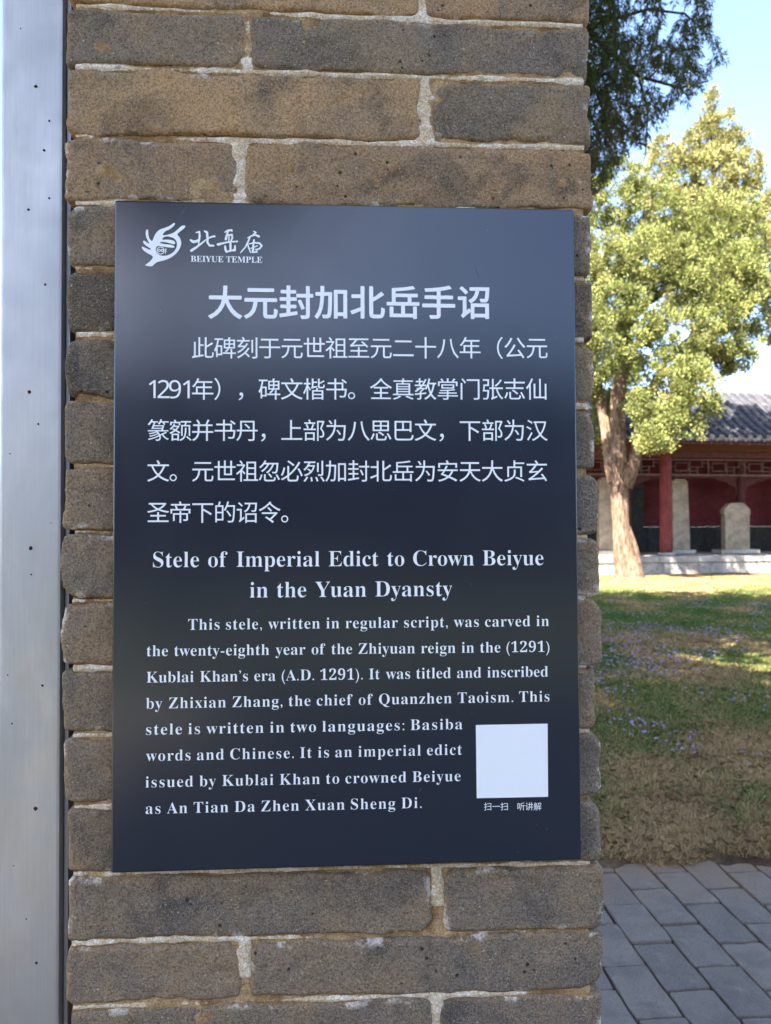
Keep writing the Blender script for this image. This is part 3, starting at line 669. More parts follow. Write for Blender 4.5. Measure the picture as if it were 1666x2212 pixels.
for i in range(len(cxs) - 1):                   # beams, fretwork and spandrels bay by bay
    xa, xb = cxs[i] + cr, cxs[i + 1] - cr
    b = MB(); b.box(xa, xb, yF - .09, yF + .09, zbb + (zbt - zbb) * .42, zbt, .01); b.build('beam', M['beam'], hall)
    b = MB(); b.box(xa, xb, yF - .06, yF + .06, zbb, zbb + (zbt - zbb) * .40, .006); b.build('lower_beam', M['red_shaded'], hall)
    b = MB(); H = zlt - zlb; W = xb - xa; t = .022
    def bar(x0, x1, z0, z1, bb=b): bb.box(x0, x1, yF - .018 + random.uniform(-.001, .001), yF + .018 + random.uniform(-.001, .001), z0, z1)
    bar(xa, xb, zlt - .045, zlt - .001); bar(xa, xb, zlb, zlb + .05)
    nn_ = 6; cw = W / nn_
    for k in range(nn_):
        x0 = xa + k * cw
        bar(x0 + .001, x0 + t, zlb + .051, zlt - .046)
        zq = [zlb + .05 + (H - .095) * q for q in (.22, .5, .78)]
        if k % 2 == 0:
            bar(x0 + cw * .22, x0 + cw * .95, zq[2], zq[2] + t); bar(x0 + cw * .22, x0 + cw * .95, zq[0], zq[0] + t)
            bar(x0 + cw * .22 + .001, x0 + cw * .22 + t, zq[0] + t + .001, zq[2] - .001); bar(x0 + cw * .95 - t, x0 + cw * .95, zq[0] + t + .001, zq[2] - .001)
            bar(x0 + t + .001, x0 + cw * .2, zq[1], zq[1] + t)
        else:
            bar(x0 + t + .001, x0 + cw * .75, zq[1], zq[1] + t); bar(x0 + cw * .4, x0 + cw * .4 + t, zlb + .051, zq[1] - .001); bar(x0 + cw * .65, x0 + cw * .65 + t, zq[1] + t + .001, zlt - .046)
            bar(x0 + cw * .66 + t, x0 + cw * .99, zq[2], zq[2] + t); bar(x0 + t + .001, x0 + cw * .39, zq[0], zq[0] + t)
    b.build('fretwork_panel', M['lattice'], hall)
zi = bl(1540, 1033, yI)[1]
b = MB(); b.box(XL, XR, yI - .05, yI + .05, zi, zi + .10); b.build('inner_beam', M['red_shaded'], hall)
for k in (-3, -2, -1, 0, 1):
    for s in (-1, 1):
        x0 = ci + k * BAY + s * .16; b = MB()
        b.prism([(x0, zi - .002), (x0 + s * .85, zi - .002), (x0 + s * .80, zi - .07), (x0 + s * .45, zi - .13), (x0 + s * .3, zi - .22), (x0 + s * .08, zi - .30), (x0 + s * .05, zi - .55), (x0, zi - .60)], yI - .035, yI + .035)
        b.build('spandrel_bracket', M['red_shaded'], hall)
# roof: curved profile, rows of cover tiles that run over a rounded top
yE, zE = -.05, bl(1540, 946, -.05)[1]; yT, zT = 2.75, bl(1560, 846, 2.75)[1]
def prof(t):
    """t 0 at the eave, 1 at the rounded top"""
    y = yE + (yT - yE) * t; z = zE + (zT - zE) * (.62 * t + .62 * t * t - .24 * t ** 4)
    if t > .86: z -= (t - .86) ** 2 * 3.0 * (zT - zE) * .6
    return y, z
zTop = prof(1.0)[1]
ts = np.linspace(0, 1, 13)
pr = [prof(t) for t in ts]; back = [(2 * yT - y, z) for y, z in pr[::-1]][1:]
def slab(name, P, th, mat, x0, x1):
    Vs = []; Fs = []
    for (y, z) in P:
        for xx in (x0, x1):
            Vs += [(xx, y, z), (xx, y, z - th)]
    for i in range(len(P) - 1):
        a = i * 4; c = (i + 1) * 4
        Fs += [(a, a + 2, c + 2, c), (a + 1, c + 1, c + 3, a + 3), (a, c, c + 1, a + 1), (a + 2, a + 3, c + 3, c + 2)]
    Fs += [(0, 1, 3, 2), (len(Vs) - 4, len(Vs) - 2, len(Vs) - 1, len(Vs) - 3)]
    me = bpy.data.meshes.new(name); me.from_pydata(Vs, [], Fs); me.update(); return link(name, me, mat, hall)
slab('roof_bed', pr + back, .10, M['tile'], XL - .3, XR + .3)
slab('eave_board', [(yE + .06, zE - .125), (yF + 1.2, prof(.75)[1] - .14)], .05, M['red_shaded'], XL, XR)
TP = .325; TR = .082
def half_tile(L, r, taper=.93, n=8):
    Vs = []; Fs = []
    for k, (y, rad) in enumerate(((0, r), (L, r * taper), (L, r * taper * .8), (0, r * .8))):
        for i in range(n + 1):
            a = math.pi * i / n; Vs.append((math.cos(a) * rad, y, math.sin(a) * rad))
    for k in range(4):
        for i in range(n): a = k * (n + 1) + i; c = ((k + 1) % 4) * (n + 1) + i; Fs.append((a, a + 1, c + 1, c))
    for i in (0, n): Fs.append((i, (n + 1) + i, 2 * (n + 1) + i, 3 * (n + 1) + i))
    me = bpy.data.meshes.new('roof_tile'); me.from_pydata(Vs, [], Fs); me.update(); me.materials.append(M['tile']); return me
TL = .30
seg = []; acc = 0; N = 400; last = prof(0); start = 0.0; pts = [prof(i / N) for i in range(N + 1)]
seg = [0]; 
for i in range(1, N + 1):
    acc += math.hypot(pts[i][0] - pts[i - 1][0], pts[i][1] - pts[i - 1][1])
    if acc >= TL * .93: seg.append(i); acc = 0
if N - seg[-1] > 20: seg.append(N)
tile_me = half_tile(TL, TR)
rows_x = [ -.9 + TP * k for k in range(24)]
nt = 0
def tile_mat(i, xx, rz=0.0):
    a, c = pts[seg[i]], pts[seg[i + 1]]; ang = math.atan2(c[1] - a[1], c[0] - a[0])
    return Matrix.Translation((xx, a[0], a[1] + .012)) @ Matrix.Rotation(ang + random.uniform(-.01, .01), 4, 'X') @ Matrix.Rotation(rz, 4, 'Z')
for xx in rows_x:
    for i in range(len(seg) - 1):
        if nt < 290:
            o = link('roof_tile', tile_me, None, hall); o.matrix_local = tile_mat(i, xx + random.uniform(-.006, .006), random.uniform(-.02, .02)); nt += 1
fb = bmesh.new()
for xx in [rows_x[0] - TP * k for k in range(1, 31)] + [rows_x[-1] + TP * k for k in range(1, 8)]:
    if XL < xx < XR:
        for i in range(len(seg) - 1):
            t2 = tile_me.copy(); t2.transform(tile_mat(i, xx)); fb.from_mesh(t2); bpy.data.meshes.remove(t2)
me = bpy.data.meshes.new('far_roof_tiles'); fb.to_mesh(me); fb.free(); tag(link('far_roof_tiles', me, M['tile'], hall), kind='stuff')
allx = [x_ for x_ in [rows_x[0] + TP * k for k in range(-30, 32)] if XL < x_ < XR]
ang0 = math.atan2(pts[20][1] - pts[0][1], pts[20][0] - pts[0][0])
for xx in allx:
    vis = -1 < xx < 7
    if not vis: continue
    b = MB(); b.tube([(xx, yE - .02, zE + .03), (xx, yE + .005, zE + .035)], [TR * 1.1, TR * 1.1], 16); b.build('tile_end_disc', M['tile_pale'], hall)
    b = MB(); x0 = xx + TP / 2; b.prism([(x0 - .085, zE + .01), (x0 + .085, zE + .01), (x0 + .07, zE - .05), (x0, zE - .11), (x0 - .07, zE - .05)], yE - .03, yE - .012); b.build('drip_tile', M['tile_pale'], hall)
    b = MB(); b.box(xx - .035, xx + .035, yE + .03, yF + 1.3, zE - .20, zE - .13, 0, Matrix.Translation((0, 0, 0))); 
    o = b.build('rafter', M['red_paint'], hall)
    for v in o.data.vertices: v.co.z += (v.co.y - yE) * .56
# end walls of the gallery
for xx in (XL - .2, XR - .1):
    b = MB(); b.box(xx, xx + .3, 1.0, 4.6, PZ, 4.6); b.build('end_wall', M['grey_brick'], hall)

# standing stones on the platform
def stele(name, pL, pR, pt, pb, yl, cut, th, label, lean=0.0):
    xa, zb_ = bl(pL, pb, yl); xb_, _ = bl(pR, pb, yl); zt_ = bl((pL + pR) / 2, pt, yl)[1]; zb_ = PZ + .13
    cxm = (xa + xb_) / 2; w = (xb_ - xa) / 2; loc = B0 + BX * cxm + BY * yl
    e = empty(name, (loc[0], loc[1], PZ), BPSI); tag(e, label, 'stone stele')
    H = zt_ - PZ
    if cut == 'oct': out = [(-w * .93, .125), (w * .93, .125), (w * .95, H - w * .85), (w * 1.02, H - w * .82), (w * 1.02, H - w * .5), (w * .52, H - .01), (w * .1, H), (-w * .55, H - .02), (-w * 1.02, H - w * .5), (-w * 1.02, H - w * .82), (-w * .95, H - w * .85)]
    else: out = [(-w, .125), (w * 1.05, .125), (w * .92, H - .3), (w * .9, H - .12), (w * .6, H - .02), (-w * .5, H), (-w * .88, H - .08), (-w * .95, H - .3)]
    b = MB(); b.prism(out, -th / 2, th / 2, .012); s_ = b.build('slab', M['stele'], e); s_.rotation_euler = (0, lean, 0)
    b = MB(); b.box(-w * 1.45, w * 1.5, -th * 1.1, th * 1.1, 0, .127, .02); b.build('plinth', M['stone'], e)
    return e
stele('stone_stele', 1452, 1487.5, 1034, 1184, 2.3, 'plain', .2, 'tall narrow pale stone stele standing behind the red column', -.012)
stele('stone_stele', 1561, 1617, 1086, 1180, 2.1, 'oct', .26, 'short broad stele with clipped corners in front of the dark red wall')
stele('stone_stele', 1292, 1322, 1031, 1186, 2.3, 'plain', .22, 'tall yellowish stele half hidden between the pillar and the cypress trunk')

# ------------------------------------------------------------------ trees
def trunk_mesh(paths, seg=20, amp=.05, seed=0):
    Vs = []; Fs = []
    for pts_, rad in paths:
        P = [np.array(p, float) for p in pts_]; Q = []; Rr = []
        for i in range(len(P) - 1):
            p0 = P[max(0, i - 1)]; p3 = P[min(len(P) - 1, i + 2)]
            for t in np.linspace(0, 1, 7)[:-1]:
                Q.append(.5 * ((2 * P[i]) + (-p0 + P[i + 1]) * t + (2 * p0 - 5 * P[i] + 4 * P[i + 1] - p3) * t * t + (-p0 + 3 * P[i] - 3 * P[i + 1] + p3) * t ** 3)); Rr.append(rad[i] * (1 - t) + rad[i + 1] * t)
        Q.append(P[-1]); Rr.append(rad[-1]); n0 = len(Vs)
        for i, (q, r) in enumerate(zip(Q, Rr)):
            d = Q[min(i + 1, len(Q) - 1)] - Q[max(i - 1, 0)]; d = d / np.linalg.norm(d); e1 = np.cross(d, [0.13, 1, 0.07]); e1 /= np.linalg.norm(e1); e2 = np.cross(d, e1)
            for k in range(seg):
                a = 2 * math.pi * k / seg; dirv = e1 * math.cos(a) + e2 * math.sin(a)
                nz = float(vnoise(np.array([[math.cos(a) * 2.2 + seed, math.sin(a) * 2.2, q[2] * .8]]), 3)[0]) + .5 * float(vnoise(np.array([[math.cos(a) * 6 + seed, math.sin(a) * 6, q[2] * 1.6]]), 5)[0])
                Vs.append(q + dirv * r * (1 + amp * 2.4 * nz))
        for i in range(len(Q) - 1):
            for k in range(seg): Fs.append((n0 + i * seg + k, n0 + i * seg + (k + 1) % seg, n0 + (i + 1) * seg + (k + 1) % seg, n0 + (i + 1) * seg + k))
    return mesh_np('trunk', np.array(Vs), np.array(Fs), True)
def leaves(C, D, size, width, rn, droop=0.0):
    """diamond leaves: base points C, directions D"""
    n = len(C); D = D / (np.linalg.norm(D, axis=1, keepdims=True) + 1e-9)
    A = rn.normal(size=(n, 3)); W = np.cross(D, A); W /= (np.linalg.norm(W, axis=1, keepdims=True) + 1e-9)
    L = size * rn.uniform(.6, 1.3, (n, 1)); Wd = width * rn.uniform(.6, 1.3, (n, 1))
    tip = C + D * L; tip[:, 2] -= droop * L[:, 0]
    mid = C + D * L * .5; V = np.stack([C, mid + W * Wd, tip, mid - W * Wd], 1).reshape(-1, 3); return V, np.arange(4 * n).reshape(-1, 4)
def crown_pts(lobes, per_m2, rn, shell=.6):
    """clump centres and outward directions over a set of ellipsoids"""
    Cs = []; Ds = []
    for (c, r) in lobes:
        c = np.array(c); r = np.array(r); area = 4 * math.pi * ((r[0] * r[1]) ** 1.6 / 3 + (r[0] * r[2]) ** 1.6 / 3 + (r[1] * r[2]) ** 1.6 / 3) ** (1 / 1.6)
        n = int(area * per_m2); d = rn.normal(size=(n, 3)); d /= np.linalg.norm(d, axis=1, keepdims=True); k = rn.uniform(shell, 1.0, (n, 1))
        k *= 1 + .18 * vnoise(d * 3.1 + c, 31)[:, None]
        Cs.append(c + d * r * k); Ds.append(d)
    return np.concatenate(Cs), np.concatenate(Ds)
def clumps(C, D, n, rad, size, width, rn, up=.5, droop=0.0):
    N = len(C); sc = rn.uniform(.6, 1.35, (N, 1)); 
    base = np.repeat(C, n, 0); dd = rn.normal(size=(N * n, 3)); dd /= np.linalg.norm(dd, axis=1, keepdims=True)
    ax = np.repeat(D * .7 + np.array([0, 0, up]) + .5 * rn.normal(size=(N, 3)), n, 0)
    off = dd * rad * rn.uniform(.1, 1, (N * n, 1)) * np.repeat(sc, n, 0)
    return leaves(base + off + ax * rad * .3, ax * .8 + dd, size, width, rn, droop)
def lobe_px(px, py, d, rx, ry, ryd=None):
    c = at_depth(px, py, d); s = d / FPX; return (tuple(c), (rx * s, ryd if ryd else (rx + ry) / 2 * s, ry * s))

# cypress A in front of the gallery
TA = ground(1350, 1250); dA = TA[1]
def A(px, py, d=0.0): return tuple(at_depth(px, py, dA + d))
s = dA / FPX
tree = empty('cypress_tree', (TA[0], TA[1], 0)); tag(tree, 'sunlit yellow green cypress with a thick leaning trunk in front of the red gallery', 'tree')
W2L = np.array([TA[0], TA[1], 0])
def shift(paths): return [([np.array(p) - W2L for p in P], r) for P, r in paths]
paths = [([A(1362, 1266), A(1358, 1235), A(1347, 1190), A(1341, 1130), A(1339, 1060), A(1337, 980), A(1335, 900), A(1345, 760), A(1370, 600), A(1400, 450, .4), A(1430, 380, .6)], [x_ * s for x_ in (40, 30, 21.5, 17, 17, 17.5, 15, 13.5, 11, 8, 4)]),
         ([A(1350, 1050), A(1368, 1005, -.1), A(1378, 950, 0), A(1390, 880, .2), A(1440, 780, .3), A(1500, 720, 0)], [x_ * s for x_ in (16, 13, 11, 9, 6, 3)]),
         ([A(1328, 1040, .1), A(1318, 1000, .2), A(1308, 930, .4), A(1296, 850, .6), A(1270, 700, .6)], [x_ * s for x_ in (14, 12, 10, 9, 5)]),
         ([A(1350, 700), A(1420, 640, -.5), A(1500, 600, -.6), A(1570, 560, -.2)], [x_ * s for x_ in (10, 7, 5, 2)]),
         ([A(1338, 860), A(1400, 840, -1.0), A(1450, 860, -1.8)], [x_ * s for x_ in (7, 4, 2)]),
         ([A(1375, 1262, -.1), A(1378, 1225), A(1368, 1180), A(1352, 1130)], [x_ * s for x_ in (7, 9, 9, 6)])]
link('trunk', trunk_mesh(shift(paths), 36, .085, 4), M['bark'], tree)
LA = [(1425, 945, -2.2, 40, 32), (1500, 850, -1.8, 55, 50), (1390, 880, -1.9, 36, 36), (1600, 770, -.6, 40, 42), (1620, 620, -.6, 40, 60), (1290, 780, -1.9, 52, 50), (1270, 700, -2.3, 50, 60), (1345, 800, -1.1, 38, 42), (1365, 725, -1.7, 50, 50), (1330, 660, -1.5, 60, 60), (1555, 790, -.6, 50, 38), (1400, 560, -1.0, 80, 70), (1310, 560, -1.4, 55, 60), (1560, 660, -1.0, 70, 60), (1480, 800, -1.4, 60, 50), (1315, 620, -.3, 62, 80), (1298, 730, -.3, 45, 55), (1335, 430, .5, 60, 80), (1400, 470, .3, 85, 90), (1450, 590, -.8, 90, 85), (1530, 580, -.3, 90, 85), (1600, 520, .3, 62, 100), (1385, 690, -.9, 60, 60), (1470, 725, -1.2, 85, 60),
      (1560, 740, -.8, 65, 62), (1610, 690, 0, 45, 60), (1410, 810, -1.5, 50, 42), (1470, 830, -1.7, 55, 48), (1440, 900, -1.9, 48, 38), (1480, 925, -1.8, 38, 30), (1400, 955, -2.0, 30, 24), (1305, 840, 1.5, 32, 60), (1300, 930, 1.6, 22, 55),
      (1350, 790, .9, 36, 50), (1250, 650, 0, 60, 130), (1230, 500, .5, 70, 120), (1520, 905, -1.6, 22, 22), (1255, 820, .5, 45, 70), (1590, 610, -.8, 60, 60), (1530, 490, .2, 75, 70)]
lobes = [lobe_px(px, py, dA + d, rx, ry) for px, py, d, rx, ry in LA]
rn = np.random.default_rng(5); C, D = crown_pts(lobes, 8.5, rn, .5)
V, Fc = clumps(C, D, 96, .19, .072, .021, rn, .9)
link('crown', mesh_np('crown', V - W2L, Fc), M['leaf'], tree)

# cypress B, a pointed crown behind the gallery
TB = at_depth(1545, 1137, 32.0); TB[2] = 0; dB = 32.0; s = dB / FPX
tree = empty('cypress_tree', tuple(TB)); tag(tree, 'tall pointed cypress rising behind the gallery roof against the sky', 'tree')
W2L = TB.copy()
def Bq(px, py, d=0.0): return tuple(at_depth(px, py, dB + d))
link('trunk', trunk_mesh(shift([([(TB[0] - 1.4, TB[1], -.2), (TB[0] - 1.3, TB[1], 4), Bq(1490, 780), Bq(1535, 620), Bq(1542, 450), Bq(1541, 230)], [.35, .3, .26, .22, .14, .03])]), 12, .04, 9), M['bark'], tree)
LB = [(1541, 235, 0, 13, 38), (1556, 265, 0, 16, 36), (1530, 275, 0, 22, 36), (1542, 310, 0, 36, 46), (1500, 335, 0, 34, 44), (1585, 325, 0, 26, 46), (1545, 390, -.5, 62, 66), (1605, 385, 0, 38, 56), (1470, 380, 0, 48, 58), (1430, 350, 0, 34, 50), (1545, 490, -.6, 90, 80),
      (1625, 440, 0, 34, 60), (1640, 520, 0, 22, 70), (1470, 480, 0, 70, 80), (1590, 600, 0, 60, 80), (1500, 620, 0, 70, 80)]
rn = np.random.default_rng(6); C, D = crown_pts([lobe_px(px, py, dB + d, rx, ry) for px, py, d, rx, ry in LB], 5.2, rn, .55)
V, Fc = clumps(C, D, 80, .25, .11, .032, rn, 1.0)
link('crown', mesh_np('crown', V - W2L, Fc), M['leaf_far'], tree)
# a third one cut by the right edge of the frame
TD = at_depth(1690, 1137, 34.0); TD[2] = 0; W2L = TD.copy(); dD = 34.0
tree = empty('cypress_tree', tuple(TD)); tag(tree, 'pale green cypress cut off by the right edge behind the roof', 'tree')
def Dq(px, py): return tuple(at_depth(px, py, dD))
link('trunk', trunk_mesh(shift([([(TD[0], TD[1], -.2), (TD[0], TD[1], 5), Dq(1690, 650), Dq(1690, 470)], [.3, .26, .18, .05])]), 12, .04, 9), M['bark'], tree)
rn = np.random.default_rng(16); C, D = crown_pts([lobe_px(px, py, dD, rx, ry) for px, py, rx, ry in ((1690, 470, 28, 50), (1685, 550, 36, 60), (1700, 640, 50, 60), (1690, 710, 34, 50), (1740, 600, 50, 100))], 6.0, rn, .55)
V, Fc = clumps(C, D, 40, .27, .15, .042, rn, .7)
link('crown', mesh_np('crown', V - W2L, Fc), M['leaf_far'], tree)

# big juniper whose hanging boughs reach into the top of the frame; its trunk stands behind the pillar
def shade_tree(name, x, y, lobes, trunk_h, label, group=None, r0=.38, seed=1, per=7.0, leaf=.26):
    e = empty(name, (x, y, 0)); tag(e, label, 'tree', group)
    rr_ = np.random.default_rng(seed); pp = [([(0, 0, -.2), (.05, .05, trunk_h * .3), (-.05, .1, trunk_h * .6), (.1, 0, trunk_h)], [r0, r0 * .8, r0 * .6, r0 * .15])]
    for (c, r) in lobes:
        c = np.array(c) - np.array([x, y, 0]); z0 = max(2.2, c[2] - 1.5); pp.append(([(0, 0, z0), tuple(c * .5 + np.array([0, 0, z0 * .5])), tuple(c)], [r0 * .35, r0 * .2, .03]))
    link('trunk', trunk_mesh(pp, 10, .05, seed), M['bark_dark'], e)
    C, D = crown_pts(lobes, per, rr_, .25); V, Fc = clumps(C, D, 16, .42, leaf, leaf * .36, rr_, .2)
    link('crown', mesh_np('crown', V - np.array([x, y, 0]), Fc), M['leaf_dark'], e); return e
jx, jy = .6, 9.5
jun = shade_tree('juniper_tree', jx, jy, [((-1.1, 7.5, 9.9), (2.0, 2.2, 1.3)), ((0.4, 7.5, 10.4), (2.0, 2.4, 1.4)), ((1.9, 7.6, 10.5), (1.9, 2.35, 1.4)), ((3.4, 7.6, 10.4), (1.8, 2.4, 1.3)), ((4.7, 7.5, 10.3), (1.6, 2.4, 1.2)), ((-2.4, 7.7, 9.6), (1.8, 2.2, 1.3)), ((-0.7, 5.7, 9.9), (2.2, 1.6, 1.2)), ((1.9, 5.5, 10.0), (2.4, 1.6, 1.1)), ((-0.1, 8.5, 8.6), (1.5, 1.6, .9))],
                 9.5, 'dark juniper with drooping boughs hanging beside the top right of the pillar', per=2.2, leaf=.21, r0=.42, seed=21)
# the hanging boughs in view: twigs with many fine sprays
rn = np.random.default_rng(8)
def inside(px, py):
    """where the photograph shows the hanging foliage, density 0..1"""
    edge = [(0, 1535), (40, 1535), (95, 1562), (140, 1548), (190, 1500), (215, 1445), (250, 1430), (290, 1400), (320, 1345), (380, 1300), (420, 1280)]
    xe = np.interp(py, [e[0] for e in edge], [e[1] for e in edge]); d = 1.0 if px < xe else 0.0
    if py > 395: d = 0
    dense = np.interp(px, [1270, 1330, 1400, 1560], [1.0, .9, .6, .46]); return d * min(1, dense * 1.15)
dJ = 7.6; Cl = []; Dl = []; tw = []
for i in range(7200):
    px = rn.uniform(1100, 1570); py = rn.uniform(-160, 400)
    if px > 1270 and rn.random() > inside(px, py) * 1.0 - .55 * (vnoise(np.array([[px / 38., py / 52., 3.]]), 41)[0] > .12) * (px > 1330): continue
    d = dJ + rn.uniform(-.7, .9); p = at_depth(px, py, d); Lh = rn.uniform(.06, .17); k = int(20 * Lh / .12)
    tt = rn.uniform(0, 1, k)[:, None]; ang = rn.uniform(-.5, .5, 2)
    base = p + tt * np.array([ang[0] * Lh, ang[1] * Lh, -Lh]); Cl.append(base + rn.normal(size=(k, 3)) * .009); dd = rn.normal(size=(k, 3)) * .55 + np.array([ang[0], ang[1], -.9]); Dl.append(dd)
V, Fc = leaves(np.concatenate(Cl), np.concatenate(Dl), .060, .0054, rn)
jw = np.array([jx, jy, 0])
link('hanging_foliage', mesh_np('hanging_foliage', V - jw, Fc), M['leaf_dark'], jun)
b = MB()
def J(px, py, d=0): return Vector(at_depth(px, py, dJ + d)) - Vector(jw)
for path, r in (([(1150, -80), (1260, 60), (1380, 165), (1470, 190), (1530, 175)], .030), ([(1380, 165), (1400, 240), (1395, 330), (1390, 350)], .014), ([(1260, 60), (1400, 20), (1480, 30), (1525, 70)], .02),
                ([(1200, 0), (1270, 150), (1310, 260), (1330, 330)], .022), ([(1400, 172), (1450, 120), (1500, 60)], .012), ([(1470, 190), (1490, 215), (1480, 245)], .008), ([(1310, 260), (1350, 300), (1400, 318)], .009), ([(1290, 200), (1360, 230), (1440, 225)], .010)):
    n = len(path); b.tube([J(*q, .15 * math.sin(i * 2.1)) for i, q in enumerate(path)], [r * (1 - .75 * i / (n - 1)) for i in range(n)], 7)
b.tube([Vector((0, 0, 5.2)), Vector((.0, -1.0, 6.6)), J(1150, -80)], [.12, .08, .032], 8)
b.build('bough', M['bark_dark'], jun)
# shade trees to the left and behind the camera
shade_tree('juniper_tree', -2.0, 4.6, [((-1.9, 4.6, 8.0), (3.0, 2.6, 2.4)), ((-.7, 5.6, 10.5), (3.0, 2.8, 2.0)), ((-3.2, 4.2, 10.5), (2.4, 2.4, 2.0)), ((-1.6, 4.8, 12.6), (2.8, 2.6, 1.6))], 11.5, 'tall juniper standing on the lawn behind the pillar', seed=31)
shade_tree('juniper_tree', -4.4, -2.2, [((-3.9, -2.0, 7.2), (2.8, 2.6, 2.0)), ((-3.0, -1.4, 9.2), (2.8, 2.6, 1.8)), ((-5.2, -2.6, 9.6), (2.4, 2.4, 1.8)), ((-3.2, -3.6, 8.6), (2.4, 2.0, 1.8)), ((-2.2, -1.2, 11.0), (2.6, 2.4, 1.5))], 10.5, 'broad juniper shading the path to the left of the camera', seed=41, per=4.6)

shade_tree('juniper_tree', -3.0, -7.5, [((-3.0, -7.0, 8.6), (2.6, 2.2, 1.7)), ((-1.6, -7.6, 10.0), (2.4, 2.2, 1.5)), ((-4.4, -7.4, 10.2), (2.2, 2.0, 1.5))], 10.0, 'unseen juniper added behind the camera to shade the paving', seed=51)  # unseen tree added to darken the paving that the sign reflects
# ------------------------------------------------------------------ hall behind the camera (seen only in the gloss of the sign)
hb = empty('temple_hall', (2, -20, 0)); tag(hb, 'large red temple hall with a dark roof standing behind the camera', 'building')
b = MB(); b.box(-22, 24, -12, 0, 0, 4.2); b.build('hall_wall', M['red_wall'], hb)
b = MB(); b.prism([(-25, 4.0), (27, 4.0), (23, 6.0), (18.5, 8.4), (-16.5, 8.4), (-21, 6.0)], -13.5, 1.8); b.build('hall_roof', M['tile'], hb)
gx, gy, gf = grid(-40, 40, -19.9, -3.0, 60, 20)
tag(link('unseen_rear_lawn', mesh_np('unseen_rear_lawn', np.stack([gx, gy, -.03 + .01 * vnoise(np.stack([gx, gy, gx * 0], -1), 4)], -1), gf), mat_simple('added_dark_turf', (.05, .06, .025), .95, 0, .1)), kind='structure')  # unseen ground, coloured dark in place of shade to keep the sign's reflection low

# ------------------------------------------------------------------ grass, straw and flowers
rn = np.random.default_rng(12)
def scatter(n, a0, a1, d0, d1, p=1.0):
    u = rn.random(n); d = (d0 ** p + (d1 ** p - d0 ** p) * u) ** (1 / p); a = rn.uniform(a0, a1, n); return a * d, d
def blades(x, y, Lr, wr, lean, zbase=True):
    n = len(x); z = lawn_h(x, y) - .006; L = rn.uniform(*Lr, n); w = rn.uniform(*wr, n) * (1 + y * .10); a = rn.uniform(0, 2 * math.pi, n); le = rn.uniform(lean[0], lean[1], n); b_ = rn.uniform(0, 2 * math.pi, n)
    B = np.stack([x, y, z], -1); side = np.stack([np.cos(a), np.sin(a), np.zeros(n)], -1) * w[:, None]
    mid = B + np.stack([np.cos(b_) * le * .35, np.sin(b_) * le * .35, np.ones(n)], -1) * (L * .55 / np.sqrt(1 + (le * .35) ** 2))[:, None]
    tip = mid + np.stack([np.cos(b_) * le * 1.1, np.sin(b_) * le * 1.1, np.clip(1.0 - le * .55, .05, 1)], -1) * (L * .5)[:, None]
    V = np.stack([B - side, B + side, mid + side * .75, tip, mid - side * .75], 1).reshape(-1, 3)
    return V, np.arange(5 * n).reshape(-1, 5)
def patch(x, y, sc, seed): return fbm(np.stack([x * sc, y * sc * .8, np.zeros_like(x)], -1), 3, seed)
edge_ok = lambda x, y: y > 3.46 + .05 * (x - 1.6) + .05 * vnoise(np.stack([x * 4, y * 4, x * 0], -1), 77)
def mk(name, n, cond, Lr, wr, lean, mat):
    xs = []; ys = []
    for (a0, a1, m) in ((.25, .56, n * 7 // 8), (.10, .25, n // 5), (.15, .64, n // 6), (-.8, .15, n // 5), (.56, 1.0, n // 5)):
        x, y = scatter(m, a0, a1, 3.4, 22.4, 1.0); k = edge_ok(x, y) & cond(x, y); xs.append(x[k]); ys.append(y[k])
    x = np.concatenate(xs); y = np.concatenate(ys); V, Fc = blades(x, y, Lr, wr, lean); o = tag(link(name, mesh_np(name, V, Fc), mat), kind='stuff'); return o
def p_green(x, y):
    g = np.interp(y, [3.4, 4.5, 6.5, 8.5, 11, 16.5, 18.5, 22], [.35, .22, .36, .55, .72, .75, -.2, -.3]); return rn.random(len(x)) < np.clip(g + 1.5 * patch(x, y, 1.3, 51) + .3 * patch(x, y, 5, 52), .02, 1)  # green drops out past the shadow edge so the sunlit strip looks bleached
def p_straw(x, y):
    g = np.interp(y, [3.4, 6.5, 9, 12, 16.5, 18, 22], [1.0, .95, .7, .45, .45, .95, 1.0]); return rn.random(len(x)) < np.clip(g - .9 * patch(x, y, 1.3, 51) + .3 * patch(x, y, 1.1, 61), .05, 1)  # straw thickens past the shadow edge, putting the sun's brightness into the colour
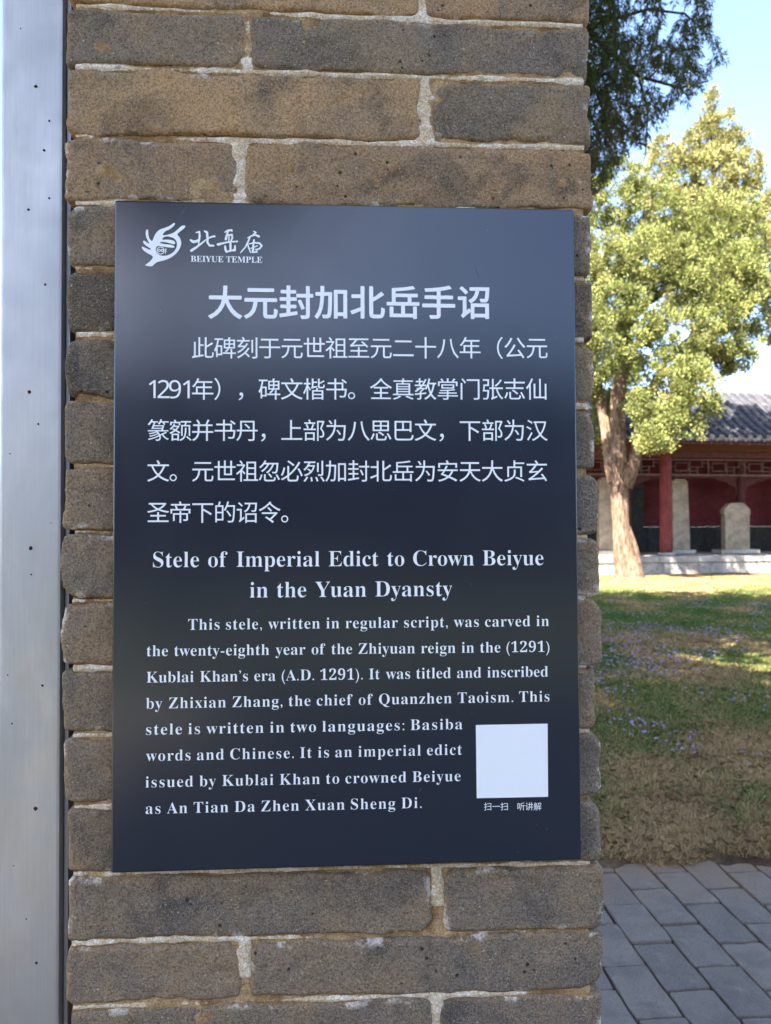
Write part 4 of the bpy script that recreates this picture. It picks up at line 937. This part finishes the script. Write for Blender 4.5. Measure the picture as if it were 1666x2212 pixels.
o = mk('green_grass', 330000, p_green, (.025, .06), (.0007, .0014), (.2, 1.2), M['grass']); tag(o, 'short green grass growing in patches across the shaded lawn', 'grass')
o = mk('dry_grass', 420000, p_straw, (.02, .06), (.0005, .0011), (.5, 1.9), M['straw']); tag(o, 'brown dry grass and straw matted over the lawn and brightening its sunlit far strip', 'dry grass')
def flowers(n, cond, mat, name, size, a=(.22, .6), dr=(4.6, 15.5)):
    x, y = scatter(n, a[0], a[1], dr[0], dr[1], 1.2); k = cond(x, y); x, y = x[k], y[k]; m = len(x); z = lawn_h(x, y) + rn.uniform(.025, .06, m)
    c = np.repeat(np.stack([x, y, z], -1), 4, 0); ang = np.tile(np.arange(4) * math.pi / 2, m) + np.repeat(rn.uniform(0, 6, m), 4)
    D = np.stack([np.cos(ang), np.sin(ang), rn.uniform(.2, .9, 4 * m)], -1); V, Fc = leaves(c, D, size, size * .42, rn); return tag(link(name, mesh_np(name, V, Fc), mat), kind='stuff')
def p_fl(x, y):
    g = np.interp(y, [4.6, 6, 7.5, 10.5, 12.5, 15.5], [-.2, -.02, .28, .28, .08, -.1]); return rn.random(len(x)) < np.clip(g + 1.3 * patch(x, y, 1.6, 71), 0, 1)
o = flowers(6000, p_fl, M['petal'], 'violet_flowers', .016); tag(o, 'small violet flowers scattered through the lawn grass', 'flowers')
for px, py, lb in ((1322, 1541, 'tiny yellow flower low in the lawn close to the pillar edge'), (1541, 1357, 'tiny yellow flower on the lawn among violets nearer the gallery')):
    g_ = ground(px, py); e = empty('yellow_flower', (g_[0], g_[1], 0)); tag(e, lb, 'flower')
    ang = np.arange(9) * .698; V, Fc = leaves(np.tile([[0, 0, .06]], (9, 1)), np.stack([np.cos(ang), np.sin(ang), .5 + 0 * ang], -1), .022, .008, rn)
    link('petals', mesh_np('petals', V, Fc), M['yellow'], e); b = MB(); b.tube([(0, 0, -.01), (0, 0, .06)], [.0016, .0012], 5); b.build('stem', M['grass'], e)
print('verts', sum(len(m.vertices) for m in bpy.data.meshes))
